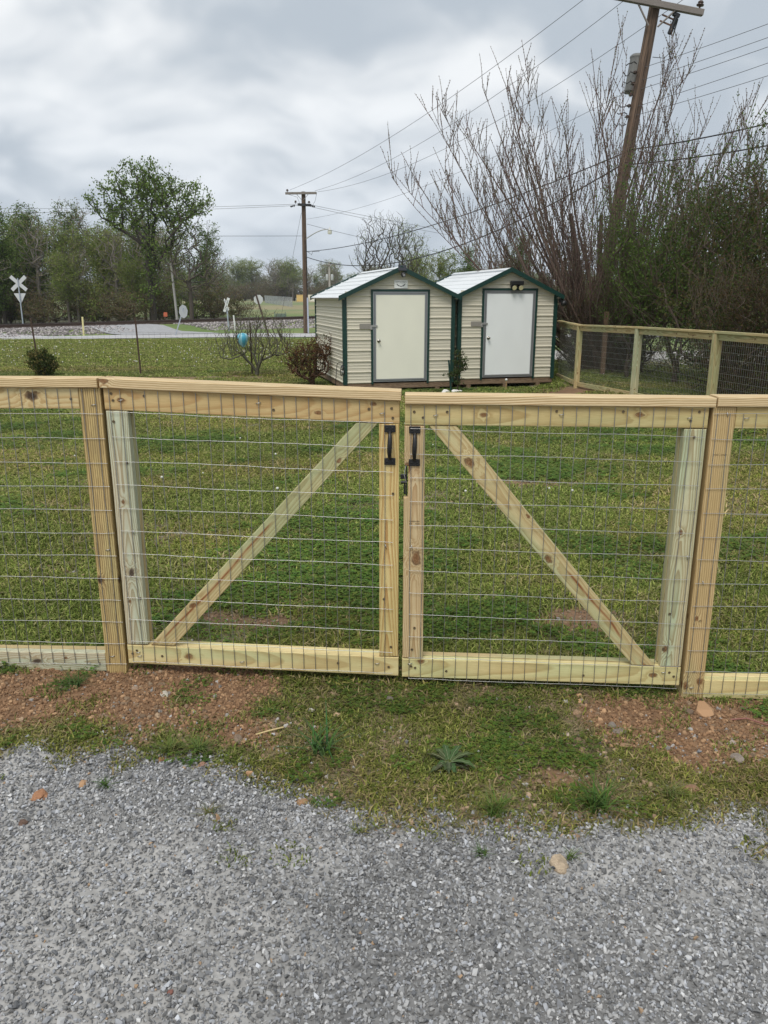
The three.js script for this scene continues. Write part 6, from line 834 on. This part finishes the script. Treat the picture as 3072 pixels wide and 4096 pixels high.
{ // larger single weeds
  const LM = leafMat(0.22);
  { // broad rosette
    const r = rng(3), g = thing('rosette_weed', 'broad grey-green rosette weed in the grass before the right leaf', 'weed', [0.235, height(0.235, -2.49), -2.49]);
    for (let k = 0; k < 30; k++) { const b = new MB(), a = k * 2.4 + r() * 0.6, L = 0.035 + r() * 0.075, rise = 0.75 - k * 0.02 + r() * 0.3, w = 0.008 + r() * 0.006, c = [0.075, 0.11, 0.045].map((v) => v * (0.8 + r() * 0.45)); let pv = null; for (let j = 0; j <= 7; j++) { const t = j / 7, rad = L * t, y = 0.008 + L * rise * t * (1.0 - 0.75 * t), ww = w * Math.pow(Math.sin(Math.PI * clamp(0.1 + t * 0.88)), 0.7) * (1 + 0.25 * ((j % 2) * 2 - 1)), x = Math.cos(a) * rad, z = Math.sin(a) * rad, sx = -Math.sin(a) * ww, sz = Math.cos(a) * ww, cur = [V3(x - sx, y + ww * 0.3, z - sz), V3(x, y, z), V3(x + sx, y + ww * 0.3, z + sz)]; if (pv) { b.quad(pv[0], pv[1], cur[1], cur[0], c); b.quad(pv[1], pv[2], cur[2], cur[1], c); } pv = cur; } const lf = mesh('leaf', b.geo(), LM, g); const mb = new MB(); mb.tube([0.02, 0.4, 0.75].map((t) => V3(Math.cos(a) * L * t, 0.0105 + L * rise * t * (1 - 0.75 * t), Math.sin(a) * L * t)), 0.001, 4, [0.20, 0.24, 0.13]); mesh('midrib', mb.geo(), barkM, lf); }
  }
  const tuft = (x, z, n, h, spread, cols, label, w = 0.0022) => { const r = rng(Math.round(x * 1000) + n), b = new MB(); for (let k = 0; k < n; k++) { const a = r() * 6.283, l = h * (0.5 + r() * 0.6), out = spread * (0.25 + r()), c = cols[Math.floor(r() * cols.length)].map((v) => v * (0.8 + r() * 0.4)), bx = (r() - 0.5) * spread * 0.5, bz = (r() - 0.5) * spread * 0.5; let pv = null; for (let j = 0; j <= 4; j++) { const t = j / 4, px = bx + Math.cos(a) * out * t * t, pz = bz + Math.sin(a) * out * t * t, py = l * t * (1 - 0.25 * t), ww = w * (1 - t * 0.9), cur = [V3(px - Math.sin(a) * ww, py, pz + Math.cos(a) * ww), V3(px + Math.sin(a) * ww, py, pz - Math.cos(a) * ww)]; if (pv) b.quad(pv[0], pv[1], cur[1], cur[0], c); pv = cur; } } const m = mesh('grass_tuft', b.geo(), GRASSM, null, [x, height(x, z), z]); m.userData.kind = 'thing'; tag(m, label, 'grass tuft', 'single grass tufts'); };
  tuft(0.364, -2.21, 150, 0.095, 0.085, [[0.085, 0.16, 0.03], [0.12, 0.19, 0.04], [0.2, 0.22, 0.07]], 'bright spiky grass tuft on the gravel edge near the middle');
  tuft(0.71, -2.25, 60, 0.13, 0.13, [[0.075, 0.14, 0.035], [0.11, 0.17, 0.045]], 'sprawling coarse grass tuft on the gravel edge before the right leaf', 0.004);
  tuft(-0.235, -2.56, 34, 0.13, 0.15, [[0.085, 0.15, 0.05], [0.07, 0.13, 0.045]], 'broad-bladed grass clump at the tip of the gravel', 0.006);
  tuft(-0.779, -2.535, 130, 0.06, 0.075, [[0.14, 0.18, 0.05], [0.2, 0.22, 0.07]], 'low yellow-green tuft on the gravel edge at left');
  tuft(-0.68, -2.55, 120, 0.055, 0.07, [[0.12, 0.18, 0.05], [0.2, 0.22, 0.07]], 'low tuft right of the yellow-green tuft at left');
  tuft(0.98, -2.33, 90, 0.06, 0.07, [[0.14, 0.18, 0.05], [0.22, 0.23, 0.08]], 'straw-tinged tuft beside the blocky brown stone');
  tuft(-0.95, -2.33, 40, 0.03, 0.05, [[0.08, 0.13, 0.035]], 'little green tuft on the gravel above the tan stone');
  tuft(-0.57, -2.19, 40, 0.028, 0.06, [[0.12, 0.16, 0.05], [0.2, 0.19, 0.08]], 'little dull tuft on the gravel left of the long brown stone');
  tuft(-0.08, -2.12, 26, 0.03, 0.05, [[0.10, 0.14, 0.04], [0.2, 0.19, 0.08]], 'sparse tuft on the gravel near the middle');
  tuft(0.30, -2.02, 30, 0.035, 0.045, [[0.09, 0.15, 0.04]], 'small green weed on the gravel left of the cream stone');
  tuft(0.56, -2.0, 24, 0.035, 0.04, [[0.12, 0.17, 0.05]], 'small green weed behind the cream stone');
  tuft(-1.32, -3.02, 110, 0.05, 0.12, [[0.07, 0.12, 0.035], [0.09, 0.14, 0.04]], 'dark green weed clump below the left bottom rail');
  const sm = new MB(); sm.tube([V3(0, 0.01, 0), V3(0.05, 0.014, -0.022), V3(0.10, 0.012, -0.05)], 0.0035, 5); tag(mesh('straw_stem', sm.geo(), std(0.56, 0.44, 0.22, 0.8), null, [-0.49, height(-0.45, -2.68), -2.66]), 'pale dry stem lying on the weedy soil', 'stem');
  const rt = new MB(); rt.tube([V3(0, 0.008, 0), V3(0.06, 0.02, 0.01), V3(0.12, 0.012, 0.04), V3(0.16, 0.004, 0.05)], 0.0035, 5); tag(mesh('root', rt.geo(), std(0.26, 0.11, 0.09, 0.8), null, [1.42, height(1.45, -2.87), -2.87]), 'thin reddish root on the bare earth by the right post', 'root');
}
console.log('objects', scene.children.length);
renderer.render(scene, camera);
